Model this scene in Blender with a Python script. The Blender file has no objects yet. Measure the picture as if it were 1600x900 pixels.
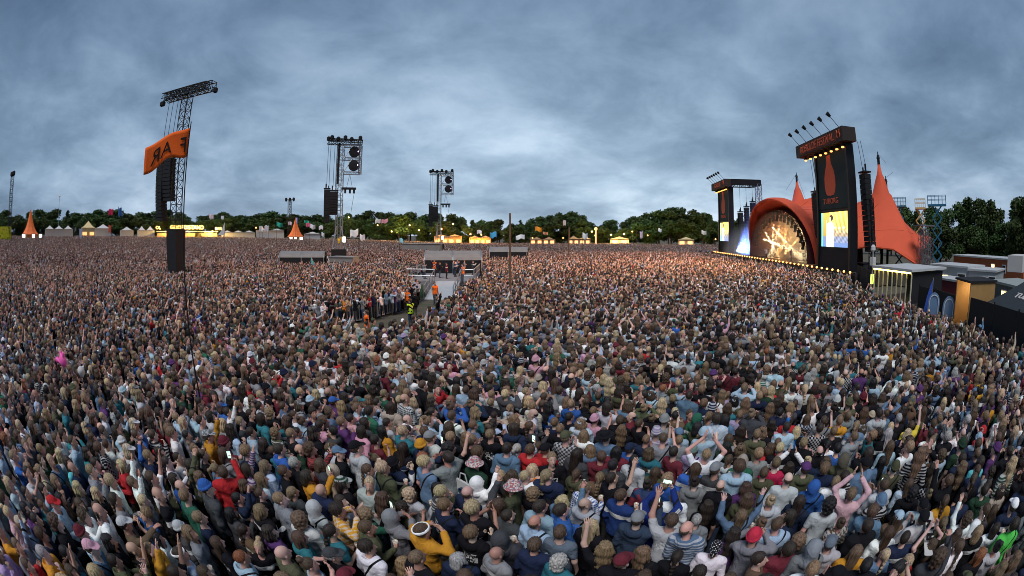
import bpy, math, random
import numpy as np
from mathutils import Matrix, Vector
random.seed(7); RNG = np.random.default_rng(11)
SC = bpy.context.scene; COL = SC.collection
# ------------------------------------------------------------------ camera (level 15 mm fisheye on a 36 mm frame)
CAM_H = 5.45; F = 666.67; CX, CY = 800.0, 366.0
cam_data = bpy.data.cameras.new('camera'); cam = bpy.data.objects.new('camera', cam_data); COL.objects.link(cam)
cam.location = (0, 0, CAM_H); cam.rotation_euler = (math.pi/2, 0, 0)
cam_data.type = 'PANO'; cam_data.panorama_type = 'FISHEYE_EQUISOLID'
cam_data.fisheye_lens = 15; cam_data.fisheye_fov = math.radians(210); cam_data.sensor_width = 36
cam_data.shift_y = -(450-CY)/900.0; cam_data.clip_start = .05; cam_data.clip_end = 3000
SC.camera = cam
# ------------------------------------------------------------------ sky, sun, exposure
SUN_EL, SUN_AZ = 58, 200
def nd(nt, t, **kw):
    n = nt.nodes.new(t)
    for k, v in kw.items(): setattr(n, k, v)
    return n
def lk(nt, a, b): nt.links.new(a, b)
def mth(nt, op, a, b=None, clamp=False):
    n = nd(nt, 'ShaderNodeMath', operation=op, use_clamp=clamp)
    for i, s in enumerate((a, b)):
        if s is None: continue
        if isinstance(s, (int, float)): n.inputs[i].default_value = s
        else: lk(nt, s, n.inputs[i])
    return n.outputs[0]
def ramp(nt, fac, stops):
    n = nd(nt, 'ShaderNodeValToRGB'); e = n.color_ramp.elements
    while len(e) < len(stops): e.new(.5)
    for i, (p, c) in enumerate(stops):
        e[i].position = p; e[i].color = (*c, 1)
    lk(nt, fac, n.inputs[0]); return n.outputs[0]
def mixc(nt, fac, a, b, mode='MIX'):
    n = nd(nt, 'ShaderNodeMix', data_type='RGBA', blend_type=mode)
    for i, s in ((0, fac), (6, a), (7, b)):
        if isinstance(s, (int, float)): n.inputs[i].default_value = s
        elif isinstance(s, tuple): n.inputs[i].default_value = (*s, 1)
        else: lk(nt, s, n.inputs[i])
    return n.outputs[2]
def noise(nt, vec, scale, detail=4, rough=.55, dist=0):
    n = nd(nt, 'ShaderNodeTexNoise'); n.inputs['Scale'].default_value = scale; n.inputs['Detail'].default_value = detail
    n.inputs['Roughness'].default_value = rough; n.inputs['Distortion'].default_value = dist
    if vec is not None: lk(nt, vec, n.inputs['Vector'])
    return n.outputs[0]
world = bpy.data.worlds.new('World'); SC.world = world; world.use_nodes = True
def build_sky():
    nt = world.node_tree; bg = nt.nodes['Background']; bg.inputs[1].default_value = .1
    sky = nd(nt, 'ShaderNodeTexSky', sky_type='NISHITA', sun_disc=False)
    sky.sun_elevation = math.radians(4); sky.sun_rotation = math.radians(SUN_AZ)
    tc = nd(nt, 'ShaderNodeTexCoord'); sep = nd(nt, 'ShaderNodeSeparateXYZ'); lk(nt, tc.outputs['Generated'], sep.inputs[0])
    z = mth(nt, 'MAXIMUM', sep.outputs[2], 0.0)
    k = mth(nt, 'DIVIDE', 1.0, mth(nt, 'ADD', z, .3))
    cmb = nd(nt, 'ShaderNodeCombineXYZ')
    lk(nt, mth(nt, 'MULTIPLY', sep.outputs[0], k), cmb.inputs[0]); lk(nt, mth(nt, 'MULTIPLY', sep.outputs[1], k), cmb.inputs[1])
    cmb.inputs[2].default_value = 3.1
    big = noise(nt, cmb.outputs[0], .95, 6, .5, .3)
    fine = noise(nt, cmb.outputs[0], 2.9, 9, .6, .3)
    c = mth(nt, 'ADD', mth(nt, 'MULTIPLY', big, .66), mth(nt, 'MULTIPLY', fine, .34))
    K = 10.0
    def g(r, gg, b): return (r*K, gg*K, b*K)
    cl = ramp(nt, c, [(.36, (.082, .130, .200)), (.455, (.122, .183, .268)), (.53, (.172, .245, .342)), (.64, (.26, .342, .445))])
    # lighter towards the horizon, heavier overhead
    hz = ramp(nt, z, [(0, (1.6, 1.46, 1.34)), (.06, (1.3, 1.24, 1.18)), (.2, (1.06, 1.05, 1.04)), (.42, (.68, .72, .77)), (.75, (.45, .5, .58))])
    cl = mixc(nt, 1.0, cl, hz, 'MULTIPLY')
    # the last daylight stands low beyond the far side of the field
    dt = nd(nt, 'ShaderNodeVectorMath', operation='DOT_PRODUCT'); lk(nt, tc.outputs['Generated'], dt.inputs[0]); dt.inputs[1].default_value = Vector((.08, 1, .05)).normalized()
    gl = ramp(nt, mth(nt, 'MULTIPLY', mth(nt, 'ADD', dt.outputs['Value'], 1.0), .5), [(0, (.8, .82, .85)), (.62, (.84, .87, .9)), (.85, (1.0, 1.0, 1.0)), (1, (1.32, 1.28, 1.22))])
    cl = mixc(nt, 1.0, cl, gl, 'MULTIPLY')
    cl = mixc(nt, 1.0, cl, (K, K, K), 'MULTIPLY')
    out = mixc(nt, .95, sky.outputs[0], cl)
    lk(nt, out, bg.inputs[0])
build_sky()
sun_d = bpy.data.lights.new('sun', 'SUN'); sun_d.energy = 1.5; sun_d.angle = math.radians(28); sun_d.color = (1, .98, .965)
sun = bpy.data.objects.new('sun', sun_d); COL.objects.link(sun)
sun.rotation_euler = (math.radians(90-SUN_EL), 0, math.radians(180-SUN_AZ))
vs = SC.view_settings; vs.view_transform = 'Standard'; vs.look = 'None'; vs.exposure = .76; vs.gamma = 1; vs.use_curve_mapping = False
SC.cycles.use_denoising = True; SC.cycles.denoiser = 'OPENIMAGEDENOISE'; SC.cycles.denoising_input_passes = 'RGB_ALBEDO_NORMAL'; SC.cycles.denoising_prefilter = 'ACCURATE'; SC.cycles.filter_width = .9; SC.cycles.max_bounces = 6; SC.cycles.transparent_max_bounces = 8
SC.cycles.volume_max_steps = 128; SC.cycles.caustics_reflective = False; SC.cycles.caustics_refractive = False
SC.cycles.sample_clamp_indirect = 2
# ------------------------------------------------------------------ projection helpers (real places found from picture points)
def ray(px, py):
    dx, dy = px-CX, CY-py; r = math.hypot(dx, dy) or 1e-6
    th = 2*math.asin(min(1, r/(2*F))); s = math.sin(th)/r
    return dx*s, math.cos(th), dy*s
def at(px, py, D):
    X, Y, Z = ray(px, py); k = D/math.hypot(X, Y); return Vector((X*k, Y*k, CAM_H+Z*k))
def at_z(px, py, z):
    X, Y, Z = ray(px, py); k = (z-CAM_H)/Z; return Vector((X*k, Y*k, z))
def proj(x, y, z):
    z = z-CAM_H; n = math.sqrt(x*x+y*y+z*z); th = math.acos(max(-1, min(1, y/n))); s = math.hypot(x, z) or 1e-9
    r = 2*F*math.sin(th/2); return CX+r*x/s, CY-r*z/s
def ground_z(x, y):
    D = np.hypot(x, y); a = np.arctan2(-x, np.maximum(y, 1e-6))
    return 3.5*np.clip((D-60)/130, 0, 1)*np.clip((a-.1)/.6, 0, 1)
# ------------------------------------------------------------------ materials
MATS = {}
def mat(name, col, rough=.7, metal=0, var=.18, scale=3.0, bump=0, spec=.3, emit=None, estr=0):
    if name in MATS: return MATS[name]
    m = bpy.data.materials.new(name); m.use_nodes = True; nt = m.node_tree; b = nt.nodes['Principled BSDF']
    b.inputs['Roughness'].default_value = rough; b.inputs['Metallic'].default_value = metal; b.inputs['Specular IOR Level'].default_value = spec
    tc = nd(nt, 'ShaderNodeTexCoord'); n1 = noise(nt, tc.outputs['Object'], scale, 6, .6)
    v = mth(nt, 'ADD', mth(nt, 'MULTIPLY', n1, 2*var), 1-var)
    c = nd(nt, 'ShaderNodeRGB'); c.outputs[0].default_value = (*col, 1)
    hs = nd(nt, 'ShaderNodeHueSaturation'); lk(nt, c.outputs[0], hs.inputs['Color']); lk(nt, v, hs.inputs['Value']); lk(nt, hs.outputs[0], b.inputs['Base Color'])
    if bump:
        bp = nd(nt, 'ShaderNodeBump'); bp.inputs['Strength'].default_value = bump; lk(nt, noise(nt, tc.outputs['Object'], scale*6, 5), bp.inputs['Height']); lk(nt, bp.outputs[0], b.inputs['Normal'])
    if emit: b.inputs['Emission Color'].default_value = (*emit, 1); b.inputs['Emission Strength'].default_value = estr
    MATS[name] = m; return m
# ------------------------------------------------------------------ mesh building
def mesh_obj(name, v, f, m, parent=None, loc=None, smooth=False, link=True):
    me = bpy.data.meshes.new(name); me.from_pydata([tuple(q) for q in v], [], [tuple(q) for q in f])
    if smooth: me.polygons.foreach_set('use_smooth', [True]*len(me.polygons))
    if m: me.materials.append(m)
    o = bpy.data.objects.new(name, me)
    if link: COL.objects.link(o)
    if parent: o.parent = parent
    if loc is not None: o.location = loc
    return o
class MB:
    def __init__(s): s.v = []; s.f = []
    def add(s, vs_, fs):
        n = len(s.v); s.v += [Vector(q) for q in vs_]; s.f += [[i+n for i in q] for q in fs]; return s
    def hexa(s, p): return s.add(p, [(0,3,2,1), (4,5,6,7), (0,1,5,4), (1,2,6,5), (2,3,7,6), (3,0,4,7)])
    def box(s, c, sz, ax=None):
        c = Vector(c); X, Y, Z = ax or (Vector((1,0,0)), Vector((0,1,0)), Vector((0,0,1)))
        X, Y, Z = Vector(X)*sz[0]/2, Vector(Y)*sz[1]/2, Vector(Z)*sz[2]/2
        return s.hexa([c-X-Y-Z, c+X-Y-Z, c+X+Y-Z, c-X+Y-Z, c-X-Y+Z, c+X-Y+Z, c+X+Y+Z, c-X+Y+Z])
    def tube(s, a, b, r, n=6, r2=None):
        a, b = Vector(a), Vector(b); d = (b-a).normalized(); u = d.orthogonal().normalized(); w = d.cross(u); r2 = r if r2 is None else r2
        vs_ = [a+(u*math.cos(t)+w*math.sin(t))*r for t in (2*math.pi*i/n for i in range(n))]+[b+(u*math.cos(t)+w*math.sin(t))*r2 for t in (2*math.pi*i/n for i in range(n))]
        return s.add(vs_, [(i, (i+1) % n, n+(i+1) % n, n+i) for i in range(n)]+[tuple(range(n-1, -1, -1)), tuple(range(n, 2*n))])
    def path(s, pts, r, n=5):
        for a, b in zip(pts, pts[1:]): s.tube(a, b, r, n)
        return s
    def lathe(s, c, prof, n=16, sx=1, sy=1):
        c = Vector(c); vs_ = []
        for r, z in prof: vs_ += [c+Vector((r*math.cos(2*math.pi*i/n)*sx, r*math.sin(2*math.pi*i/n)*sy, z)) for i in range(n)]
        fs = [(k*n+i, k*n+(i+1) % n, (k+1)*n+(i+1) % n, (k+1)*n+i) for k in range(len(prof)-1) for i in range(n)]
        fs += [tuple(range(n-1, -1, -1)), tuple(range((len(prof)-1)*n, len(prof)*n))]
        return s.add(vs_, fs)
    def truss(s, a, b, w, seg, r=.05, up=(0,0,1)):
        a, b = Vector(a), Vector(b); d = (b-a); L = d.length; d.normalize(); up = Vector(up)
        if abs(d.dot(up)) > .95: up = Vector((0, 1, 0))
        u = d.cross(up).normalized(); q = u.cross(d).normalized(); h = w/2
        cs = [u*h+q*h, -u*h+q*h, -u*h-q*h, u*h-q*h]
        for c in cs: s.tube(a+c, b+c, r, 4)
        for k in range(seg):
            p0, p1 = a+d*(L*k/seg), a+d*(L*(k+1)/seg)
            for i in range(4):
                c0, c1 = cs[i], cs[(i+1) % 4]
                if k % 2: c0, c1 = c1, c0
                s.tube(p0+c0, p1+c1, r*.6, 4); s.tube(p1+c0, p1+c1, r*.6, 4)
        return s
    def build(s, name, m, parent=None, org=None, smooth=False):
        o = Vector(org) if org is not None else (Vector(parent.location) if parent else Vector((0,0,0)))
        return mesh_obj(name, [q-o for q in s.v], s.f, m, parent, None if parent else o, smooth)
def tag(o, label, cat, group=None, kind=None):
    if label: o['label'] = label
    if cat: o['category'] = cat
    if group: o['group'] = group
    if kind: o['kind'] = kind
    return o
def thing(name, loc, label, cat, group=None):
    o = bpy.data.objects.new(name, None); COL.objects.link(o); o.location = loc; o.empty_display_size = .2
    return tag(o, label, cat, group)
def sub(parent, part, name, mb, m, smooth=False):   # sub-part under a part that sits at the thing's origin
    o = Vector(parent.location); return mesh_obj(name, [q-o for q in mb.v], mb.f, m, part, None, smooth)
def text_geo(s, size):
    cu = bpy.data.curves.new('lettering', 'FONT'); cu.body = s; cu.size = size; cu.align_x = 'CENTER'; cu.align_y = 'CENTER'; cu.extrude = .02
    o = bpy.data.objects.new('lettering', cu); COL.objects.link(o)
    dg = bpy.context.evaluated_depsgraph_get(); me = bpy.data.meshes.new_from_object(o.evaluated_get(dg))
    v = [q.co.copy() for q in me.vertices]; f = [tuple(p.vertices) for p in me.polygons]
    bpy.data.objects.remove(o); bpy.data.curves.remove(cu); bpy.data.meshes.remove(me)
    return v, f
def lettering(s, size, c, X, Y, m, parent, name='lettering', sx=1):
    v, f = text_geo(s, size); c = Vector(c); X = Vector(X).normalized(); Y = Vector(Y).normalized(); N = X.cross(Y)
    return mesh_obj(name, [c+X*q.x*sx+Y*q.y+N*q.z-Vector(parent.location) for q in v], f, m, parent)
def new_light(kind, name, loc, energy, col, target=None, size=.2, spot=None, blend=.4):
    d = bpy.data.lights.new(name, kind); d.energy = energy; d.color = col
    if hasattr(d, 'shadow_soft_size'): d.shadow_soft_size = size
    if spot: d.spot_size = spot; d.spot_blend = blend
    o = bpy.data.objects.new(name, d); COL.objects.link(o); o.location = loc
    if target is not None: o.rotation_euler = (Vector(target)-Vector(loc)).to_track_quat('-Z', 'Y').to_euler()
    return o
# ------------------------------------------------------------------ stage frame: origin at the near screen tower, u along the stage, w back from the crowd
S0 = Vector((33.5, 31.5, 0)); ST = Vector((.194, .981, 0)).normalized(); SD = Vector((ST.y, -ST.x, 0)); UP = Vector((0,0,1))
def stg(u, w, z=0): return S0+ST*u+SD*w+UP*z
# ================================================================== people kit: signed-distance bodies, clothes and hair
def surface_net(Fv, xs, ys, zs):
    ins = Fv < 0
    nx, ny, nz = Fv.shape
    c = np.zeros((nx-1, ny-1, nz-1), np.int8)
    for i in (0, 1):
        for j in (0, 1):
            for k in (0, 1): c += ins[i:nx-1+i, j:ny-1+j, k:nz-1+k]
    act = (c > 0) & (c < 8); I, J, K = np.nonzero(act)
    acc = np.zeros((len(I), 3)); cnt = np.zeros(len(I))
    A = (xs, ys, zs)
    for ax in range(3):
        for s in (0, 1):
            for t in (0, 1):
                o = [0, 0, 0]; oth = [q for q in range(3) if q != ax]; o[oth[0]] = s; o[oth[1]] = t
                e = list(o); e[ax] = 1
                f0 = Fv[I+o[0], J+o[1], K+o[2]]; f1 = Fv[I+e[0], J+e[1], K+e[2]]
                m = (f0 < 0) != (f1 < 0); w = np.where(m, f0/np.where(m, f0-f1, 1), 0)
                idx = [I, J, K]
                for q in range(3):
                    a0 = A[q][idx[q]+o[q]]; a1 = A[q][idx[q]+e[q]]
                    acc[:, q] += np.where(m, a0+(a1-a0)*w, 0)
                cnt += m
    V = acc/np.maximum(cnt, 1)[:, None]
    ids = np.full(act.shape, -1, np.int64); ids[I, J, K] = np.arange(len(I))
    faces = []
    for ax in range(3):
        sl0 = [slice(None)]*3; sl1 = [slice(None)]*3; sl0[ax] = slice(0, -1); sl1[ax] = slice(1, None)
        cr = ins[tuple(sl0)] != ins[tuple(sl1)]
        P = np.array(np.nonzero(cr)); b, d = [(1, 2), (2, 0), (0, 1)][ax]
        ok = (P[b] > 0) & (P[d] > 0) & (P[b] < Fv.shape[b]-1) & (P[d] < Fv.shape[d]-1); P = P[:, ok]
        flip = ~ins[tuple(P)]
        q = []
        for db, dd in ((-1, -1), (0, -1), (0, 0), (-1, 0)):
            R = P.copy(); R[b] += db; R[d] += dd; q.append(ids[tuple(R)])
        q = np.array(q).T; q[flip] = q[flip][:, ::-1]; faces.append(q)
    fc = np.concatenate(faces); return V, fc
def axis(lo, hi, h, flo=None, fhi=None, fh=None):
    if flo is None: return np.arange(lo, hi+h, h)
    a = np.arange(flo, fhi+1e-6, fh); l = np.arange(flo-h, lo-h, -h)[::-1]; r = np.arange(a[-1]+h, hi+h, h)
    return np.concatenate([l, a, r])
class Field:
    def __init__(s, xs, ys, zs):
        s.ax = (xs, ys, zs); s.X, s.Y, s.Z = np.meshgrid(xs, ys, zs, indexing='ij'); s.d = np.full(s.X.shape, 9.0)
    def smin(s, d, k):
        if k <= 0: s.d = np.minimum(s.d, d); return
        h = np.clip(.5+.5*(s.d-d)/k, 0, 1); s.d = s.d*(1-h)+d*h-k*h*(1-h)
    def cap(s, a, b, ra, rb, k=.02, sy=1.0, P=None):
        X, Y, Z = P or (s.X, s.Y, s.Z)
        ax_, ay, az = a[0], a[1]/sy, a[2]; bx, by, bz = b[0]-a[0], (b[1]-a[1])/sy, b[2]-a[2]
        px, py, pz = X-ax_, Y/sy-ay, Z-az; L = bx*bx+by*by+bz*bz+1e-9
        t = np.clip((px*bx+py*by+pz*bz)/L, 0, 1)
        d = np.sqrt((px-bx*t)**2+(py-by*t)**2+(pz-bz*t)**2)-(ra+(rb-ra)*t)
        s.smin(d*(.82 if sy < 1 else 1), k)
    def ell_d(s, c, r, P=None):
        X, Y, Z = P or (s.X, s.Y, s.Z)
        x, y, z = (X-c[0])/r[0], (Y-c[1])/r[1], (Z-c[2])/r[2]; k0 = np.sqrt(x*x+y*y+z*z)+1e-6
        k1 = np.sqrt((x/r[0])**2+(y/r[1])**2+(z/r[2])**2)+1e-6; return k0*(k0-1)/k1
    def ell(s, c, r, k=.02, P=None): s.smin(s.ell_d(c, r, P), k)
    def cut(s, d): s.d = np.maximum(s.d, d)
    def net(s): return surface_net(s.d, *s.ax)
def rot_head(yaw, pitch):
    M = Matrix.Translation((0, 0, 1.5)) @ Matrix.Rotation(yaw, 4, 'Z') @ Matrix.Rotation(pitch, 4, 'X') @ Matrix.Translation((0, 0, -1.5)); return M
SHO = .185
def mir(p): return (-p[0], p[1], p[2])
# right arm = +x : elbow, wrist, hand direction, palm normal, curl
REST = ((.235, -.03, 1.13), (.245, .06, .88), (.05, .25, -1), (-1, .1, 0), .5)
ARMS = {
 'down': (REST, REST), 
 'pocket': (((.27, -.06, 1.15), (.19, .07, .96), (-.3, .2, -1), (-1, 0, 0), .8),)*2,
 'cup': (((.23, .02, 1.14), (.15, .26, 1.24), (-.4, .6, .35), (-.6, -.3, 0), 1.15), REST),
 'cup_both': (((.25, .0, 1.14), (.14, .25, 1.2), (-.4, .6, .35), (-.6, -.3, 0), 1.15), ((.25, .0, 1.14), (.1, .24, 1.12), (-.8, .3, .1), (0, -.5, .5), .9)),
 'fold': (((.26, .04, 1.14), (.02, .2, 1.17), (-1, .05, .1), (0, -1, 0), .5), ((.26, .04, 1.14), (.0, .24, 1.21), (-1, -.1, .1), (0, -1, 0), .5)),
 'clap': (((.27, .08, 1.17), (.07, .32, 1.33), (-.25, .45, .9), (-1, 0, 0), .25), ((.27, .08, 1.17), (.055, .33, 1.35), (-.2, .45, .9), (-1, 0, 0), .2)),
 'chin': (((.24, .12, 1.17), (.09, .2, 1.42), (-.3, -.1, 1), (0, -1, 0), 1.0), ((.26, .04, 1.14), (.0, .2, 1.14), (-1, 0, .1), (0, -1, 0), .5)),
 'raise': (((.27, .1, 1.62), (.25, .18, 1.88), (.05, .2, 1), (0, 1, -.2), .25), REST),
 'point': (((.26, .2, 1.47), (.22, .42, 1.6), (-.05, .9, .5), (0, 0, -1), .7), REST),
 'both': (((.34, .06, 1.62), (.37, .14, 1.88), (.1, .15, 1), (0, 1, -.2), .2), ((.34, .06, 1.6), (.33, .16, 1.86), (.05, .2, 1), (0, 1, -.2), .3)),
 'clap_high': (((.33, .06, 1.66), (.1, .14, 1.88), (-.25, .1, 1), (-1, 0, 0), .2), ((.33, .06, 1.66), (.08, .15, 1.9), (-.2, .1, 1), (-1, 0, 0), .2)),
 'phone': (((.28, .2, 1.5), (.1, .36, 1.75), (-.35, .1, .9), (-.6, -.4, 0), .9), ((.28, .2, 1.5), (.1, .36, 1.75), (-.35, .1, .9), (-.6, -.4, 0), .9)),
 'phone_one': (((.25, .2, 1.38), (.17, .38, 1.62), (-.2, .15, .95), (-.6, -.4, 0), .9), REST),
 'cheer': (((.33, .1, 1.38), (.12, .22, 1.55), (-.7, -.1, .6), (0, -1, 0), .5), ((.33, .1, 1.38), (.12, .22, 1.55), (-.7, -.1, .6), (0, -1, 0), .5)),
 'hands_head': (((.40, .02, 1.6), (.19, .02, 1.78), (-.8, .0, .3), (0, 0, -1), .5), ((.40, .02, 1.6), (.19, .02, 1.78), (-.8, 0, .3), (0, 0, -1), .5)),
 'out': (((.36, .1, 1.28), (.56, .24, 1.34), (.8, .5, .3), (0, .3, 1), .3), REST),
}
def swap(a): return (a[1], a[0])
POSES = {}
def pose(name, arms, yaw=0, pitch=.08, legs='stand', left=False):
    a = ARMS[arms]; R, L = swap(a) if left else a
    POSES[name] = dict(R=R, L=L, head=(math.radians(yaw), pitch), legs=legs)
for i, (n, a, y, p, l) in enumerate([
  ('down', 'down', 6, .06, 0), ('down2', 'down', -24, .1, 0), ('pocket', 'pocket', 14, .05, 0), ('cup', 'cup', -8, .08, 0), ('cup_l', 'cup', 18, .06, 1),
  ('cup_both', 'cup_both', 0, .02, 0), ('fold', 'fold', 10, .08, 0), ('clap', 'clap', -5, .12, 0), ('chin', 'chin', 4, .05, 0), ('raise', 'raise', -6, .18, 0),
  ('raise_l', 'raise', 8, .15, 1), ('point', 'point', 0, .12, 0), ('both', 'both', 0, .2, 0), ('clap_high', 'clap_high', 5, .16, 0), ('phone', 'phone', 0, .14, 0),
  ('phone_one', 'phone_one', 4, .05, 0), ('cheer', 'cheer', -6, .12, 0), ('hands_head', 'hands_head', 0, .1, 0), ('out', 'out', -20, .05, 1)]):
    pose(n, a, y, p, left=bool(l))
pose('shoulder_up', 'both', 0, .15, legs='sit'); pose('shoulder_cup', 'raise', 0, .1, legs='sit')
def hand_pos(ps, side):
    e, w, hd, pn, cu = POSES[ps][side]; v = Vector(w)+Vector(hd).normalized()*.085
    pnv = Vector(pn).normalized(); v = v+pnv*.03
    if side == 'L': v.x *= -1
    return v
LEGS = {'stand': (((.09, 0, .93), (.1, .02, .5), (.105, -.02, .09), (.12, .13, .045)),), 'sit': (((.09, 0, .93), (.17, .38, .96), (.15, .3, .53), (.15, .42, .46)),)}
def bounds(ps, lo, hi):
    p = POSES[ps]; xs = [-.27, .27]; ys = [-.2, .22]; zt = 1.86
    for s, sd in ((1, 'R'), (-1, 'L')):
        for q in p[sd][:2]:
            xs.append(s*q[0]+s*.12); ys += [q[1]-.12, q[1]+.14]; zt = max(zt, q[2]+.14)
    if p['legs'] == 'sit': ys.append(.56)
    return min(xs), max(xs), min(ys), max(ys), zt
def arm_prims(fd, ps, infl=0, k=.025, upto=2.0, r=(.05, .042, .036, .027)):
    p = POSES[ps]
    for s, sd in ((1, 'R'), (-1, 'L')):
        e, w = p[sd][0], p[sd][1]; S = (s*SHO, 0, 1.405); E_ = (s*e[0], e[1], e[2]); W = (s*w[0], w[1], w[2])
        if upto >= 1: fd.cap(S, E_, r[0]+infl, r[1]+infl, k)
        else:
            M_ = tuple(S[i]+(E_[i]-S[i])*upto for i in range(3)); fd.cap(S, M_, r[0]+infl, r[1]+.004+infl*1.3, k)
        if upto > 1:
            t = min(1, upto-1); M_ = tuple(E_[i]+(W[i]-E_[i])*t for i in range(3)); fd.cap(E_, M_, r[1]-.003+infl, r[3]+infl+.004, k)
def torso(fd, infl=0, k=.04, fem=False):
    sy = .68; wst = .118 if fem else .112 if fem is None else .134
    fd.cap((0, 0, .93), (0, .0, 1.1), .162+infl, wst+infl, k, sy); fd.cap((0, 0, 1.1), (0, .005, 1.31), wst+infl, .158+infl, k, sy)
    fd.cap((-.1, -.005, 1.36), (.1, -.005, 1.36), .098+infl, .098+infl, k, .85)
    fd.cap((-SHO+.02, -.005, 1.405), (SHO-.02, -.005, 1.405), .055+infl, .055+infl, k)
    if fem:
        for s in (-1, 1): fd.ell((s*.07, .085, 1.26), (.06+infl, .042+infl, .06+infl), .05)
def legs(fd, ps, infl=0, k=.03, foot=False):
    for s in (-1, 1):
        h, kn, an, to = [(s*q[0], q[1], q[2]) for q in LEGS[POSES[ps]['legs']][0]]
        fd.cap(h, kn, .092+infl, .06+infl, k); fd.cap(kn, an, .058+infl, .04+infl, k)
        if foot: fd.cap((an[0], an[1]-.03, an[2]-.04), to, .043, .036, .02)
def head_prims(fd, ps, lod=0):
    M = rot_head(*POSES[ps]['head']).inverted(); X, Y, Z = fd.X, fd.Y, fd.Z
    P = tuple(M[i][0]*X+M[i][1]*Y+M[i][2]*Z+M[i][3] for i in range(3))
    fd.cap((0, -.02, 1.40), (0, .0, 1.56), .062, .053, .02)
    fd.ell((0, -.012, 1.668), (.076, .097, .1), .02, P); fd.ell((0, .032, 1.6), (.058, .068, .082), .03, P)
    if lod == 0:
        fd.cap((0, .098, 1.65), (0, .119, 1.606), .009, .015, .014, P=P)
        fd.ell((0, .088, 1.575), (.026, .018, .014), .012, P); fd.ell((0, .082, 1.538), (.024, .02, .018), .015, P)
        for s in (-1, 1): fd.ell((s*.079, -.004, 1.625), (.011, .02, .032), .008, P)
        for s in (-1, 1):
            e = fd.ell_d((s*.033, .102, 1.655), (.02, .014, .011), P); h = np.clip(.5-.5*(e+fd.d)/.012, 0, 1)
            fd.d = fd.d*(1-h)+(-e)*h+.012*h*(1-h)
    return P
def finger_tubes(ps):
    V, Q = [], []
    for s, sd in ((1, 'R'), (-1, 'L')):
        e, w, hd, pn, cu = POSES[ps][sd]
        W = Vector((s*w[0], w[1], w[2])); H = Vector((s*hd[0], hd[1], hd[2])).normalized(); N = Vector((s*pn[0], pn[1], pn[2])); N = (N-H*N.dot(H)).normalized()
        T = H.cross(N)*s
        for k in range(5):
            if k < 4:
                off = (k-1.5)*.021; L = (.062, .076, .08, .066)[3-k]; b0 = W+H*.085+T*off; spread = T*(k-1.5)*.12
                d1 = (H*math.cos(cu*.5)+N*math.sin(cu*.5)+spread).normalized(); d2 = (H*math.cos(cu*1.3)+N*math.sin(cu*1.3)+spread).normalized()
            else:
                b0 = W+H*.035+T*.03; L = .062; d1 = (T*.75+H*.65+N*.25).normalized(); d2 = (T*.35+H*.8+N*(.25+.5*cu)).normalized()
            pts = [b0-d1*.015, b0+d1*L*.5, b0+d1*L*.5+d2*L*.5]
            U = d1.orthogonal().normalized(); B = d1.cross(U); n0 = len(V)
            for j, (p_, r_) in enumerate(zip(pts, (.0105, .0095, .006))):
                for i in range(5): t = 2*math.pi*i/5; V.append(p_+(U*math.cos(t)+B*math.sin(t))*r_)
            for j in range(2):
                for i in range(5): Q.append((n0+j*5+i, n0+j*5+(i+1) % 5, n0+j*5+5+(i+1) % 5, n0+j*5+5+i))
            Q.append(tuple(n0+10+i for i in range(5)))
    return V, Q
def palms(fd, ps):
    for s, sd in ((1, 'R'), (-1, 'L')):
        e, w, hd, pn, cu = POSES[ps][sd]; W = Vector((s*w[0], w[1], w[2])); H = Vector((s*hd[0], hd[1], hd[2])).normalized()
        N = Vector((s*pn[0], pn[1], pn[2])); N = (N-H*N.dot(H)).normalized(); T = H.cross(N)
        fd.cap(W, W+H*.03, .025, .026, .02)
        for q in (-1, 0, 1): fd.cap(W+H*.02+T*.012*q, W+H*.088+T*.024*q, .02, .016, .01)
def to_mesh(name, V, Q, mats, smooth=True, midx=None):
    me = bpy.data.meshes.new(name); V = np.asarray(V, float); n = len(V)
    me.from_pydata(V.tolist(), [], [tuple(int(i) for i in q) for q in Q])
    if smooth: me.polygons.foreach_set('use_smooth', np.ones(len(me.polygons), bool))
    for m in mats: me.materials.append(m)
    if midx is not None: me.polygons.foreach_set('material_index', np.asarray(midx, np.int32))
    me.update(); return me
def wr(fd, amp, f=17.0, ph=0):   # cloth folds
    X, Y, Z = fd.X, fd.Y, fd.Z
    fd.d = fd.d+amp*(np.sin(f*X+1.3*f*Z+2*np.sin(11*Y+ph)+ph)*.5+np.sin(1.7*f*Z-.8*f*Y+2.2*np.sin(9*X+ph))*.35+np.sin(2.6*f*X+f*Y+ph*2)*.25)
def geo_body(ps, lod=0):
    x0, x1, y0, y1, zt = bounds(ps, 0, 0)
    if lod == 0: fd = Field(axis(x0, x1, .022, -.121, .121, .011), axis(y0, y1, .022, -.135, .155, .0111), axis(0, zt, .024, 1.43, 1.80, .0112))
    else: h = (0, .045, .07)[lod]; fd = Field(axis(x0, x1, h), axis(y0, y1, h), axis(.0 if lod == 0 else .9, zt, h))
    if lod == 0: torso(fd, -.02, fem=None); legs(fd, ps, 0, foot=True)
    arm_prims(fd, ps, 0 if lod == 0 else .004*lod, upto=2.0)
    if lod == 0: palms(fd, ps)
    else:
        for s, sd in ((1, 'R'), (-1, 'L')):
            e, w, hd, pn, cu = POSES[ps][sd]; W = Vector((s*w[0], w[1], w[2])); H = Vector((s*hd[0], hd[1], hd[2])).normalized(); fd.cap(W, W+H*.1, .035, .035, .02)
    P = head_prims(fd, ps, lod)
    V, Q = fd.net()
    if lod == 0:
        FV, FQ = finger_tubes(ps); n = len(V); V = np.concatenate([V, np.array([tuple(q) for q in FV])]); Q = [tuple(q) for q in Q]+[tuple(i+n for i in q) for q in FQ]
    return V, Q
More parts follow.
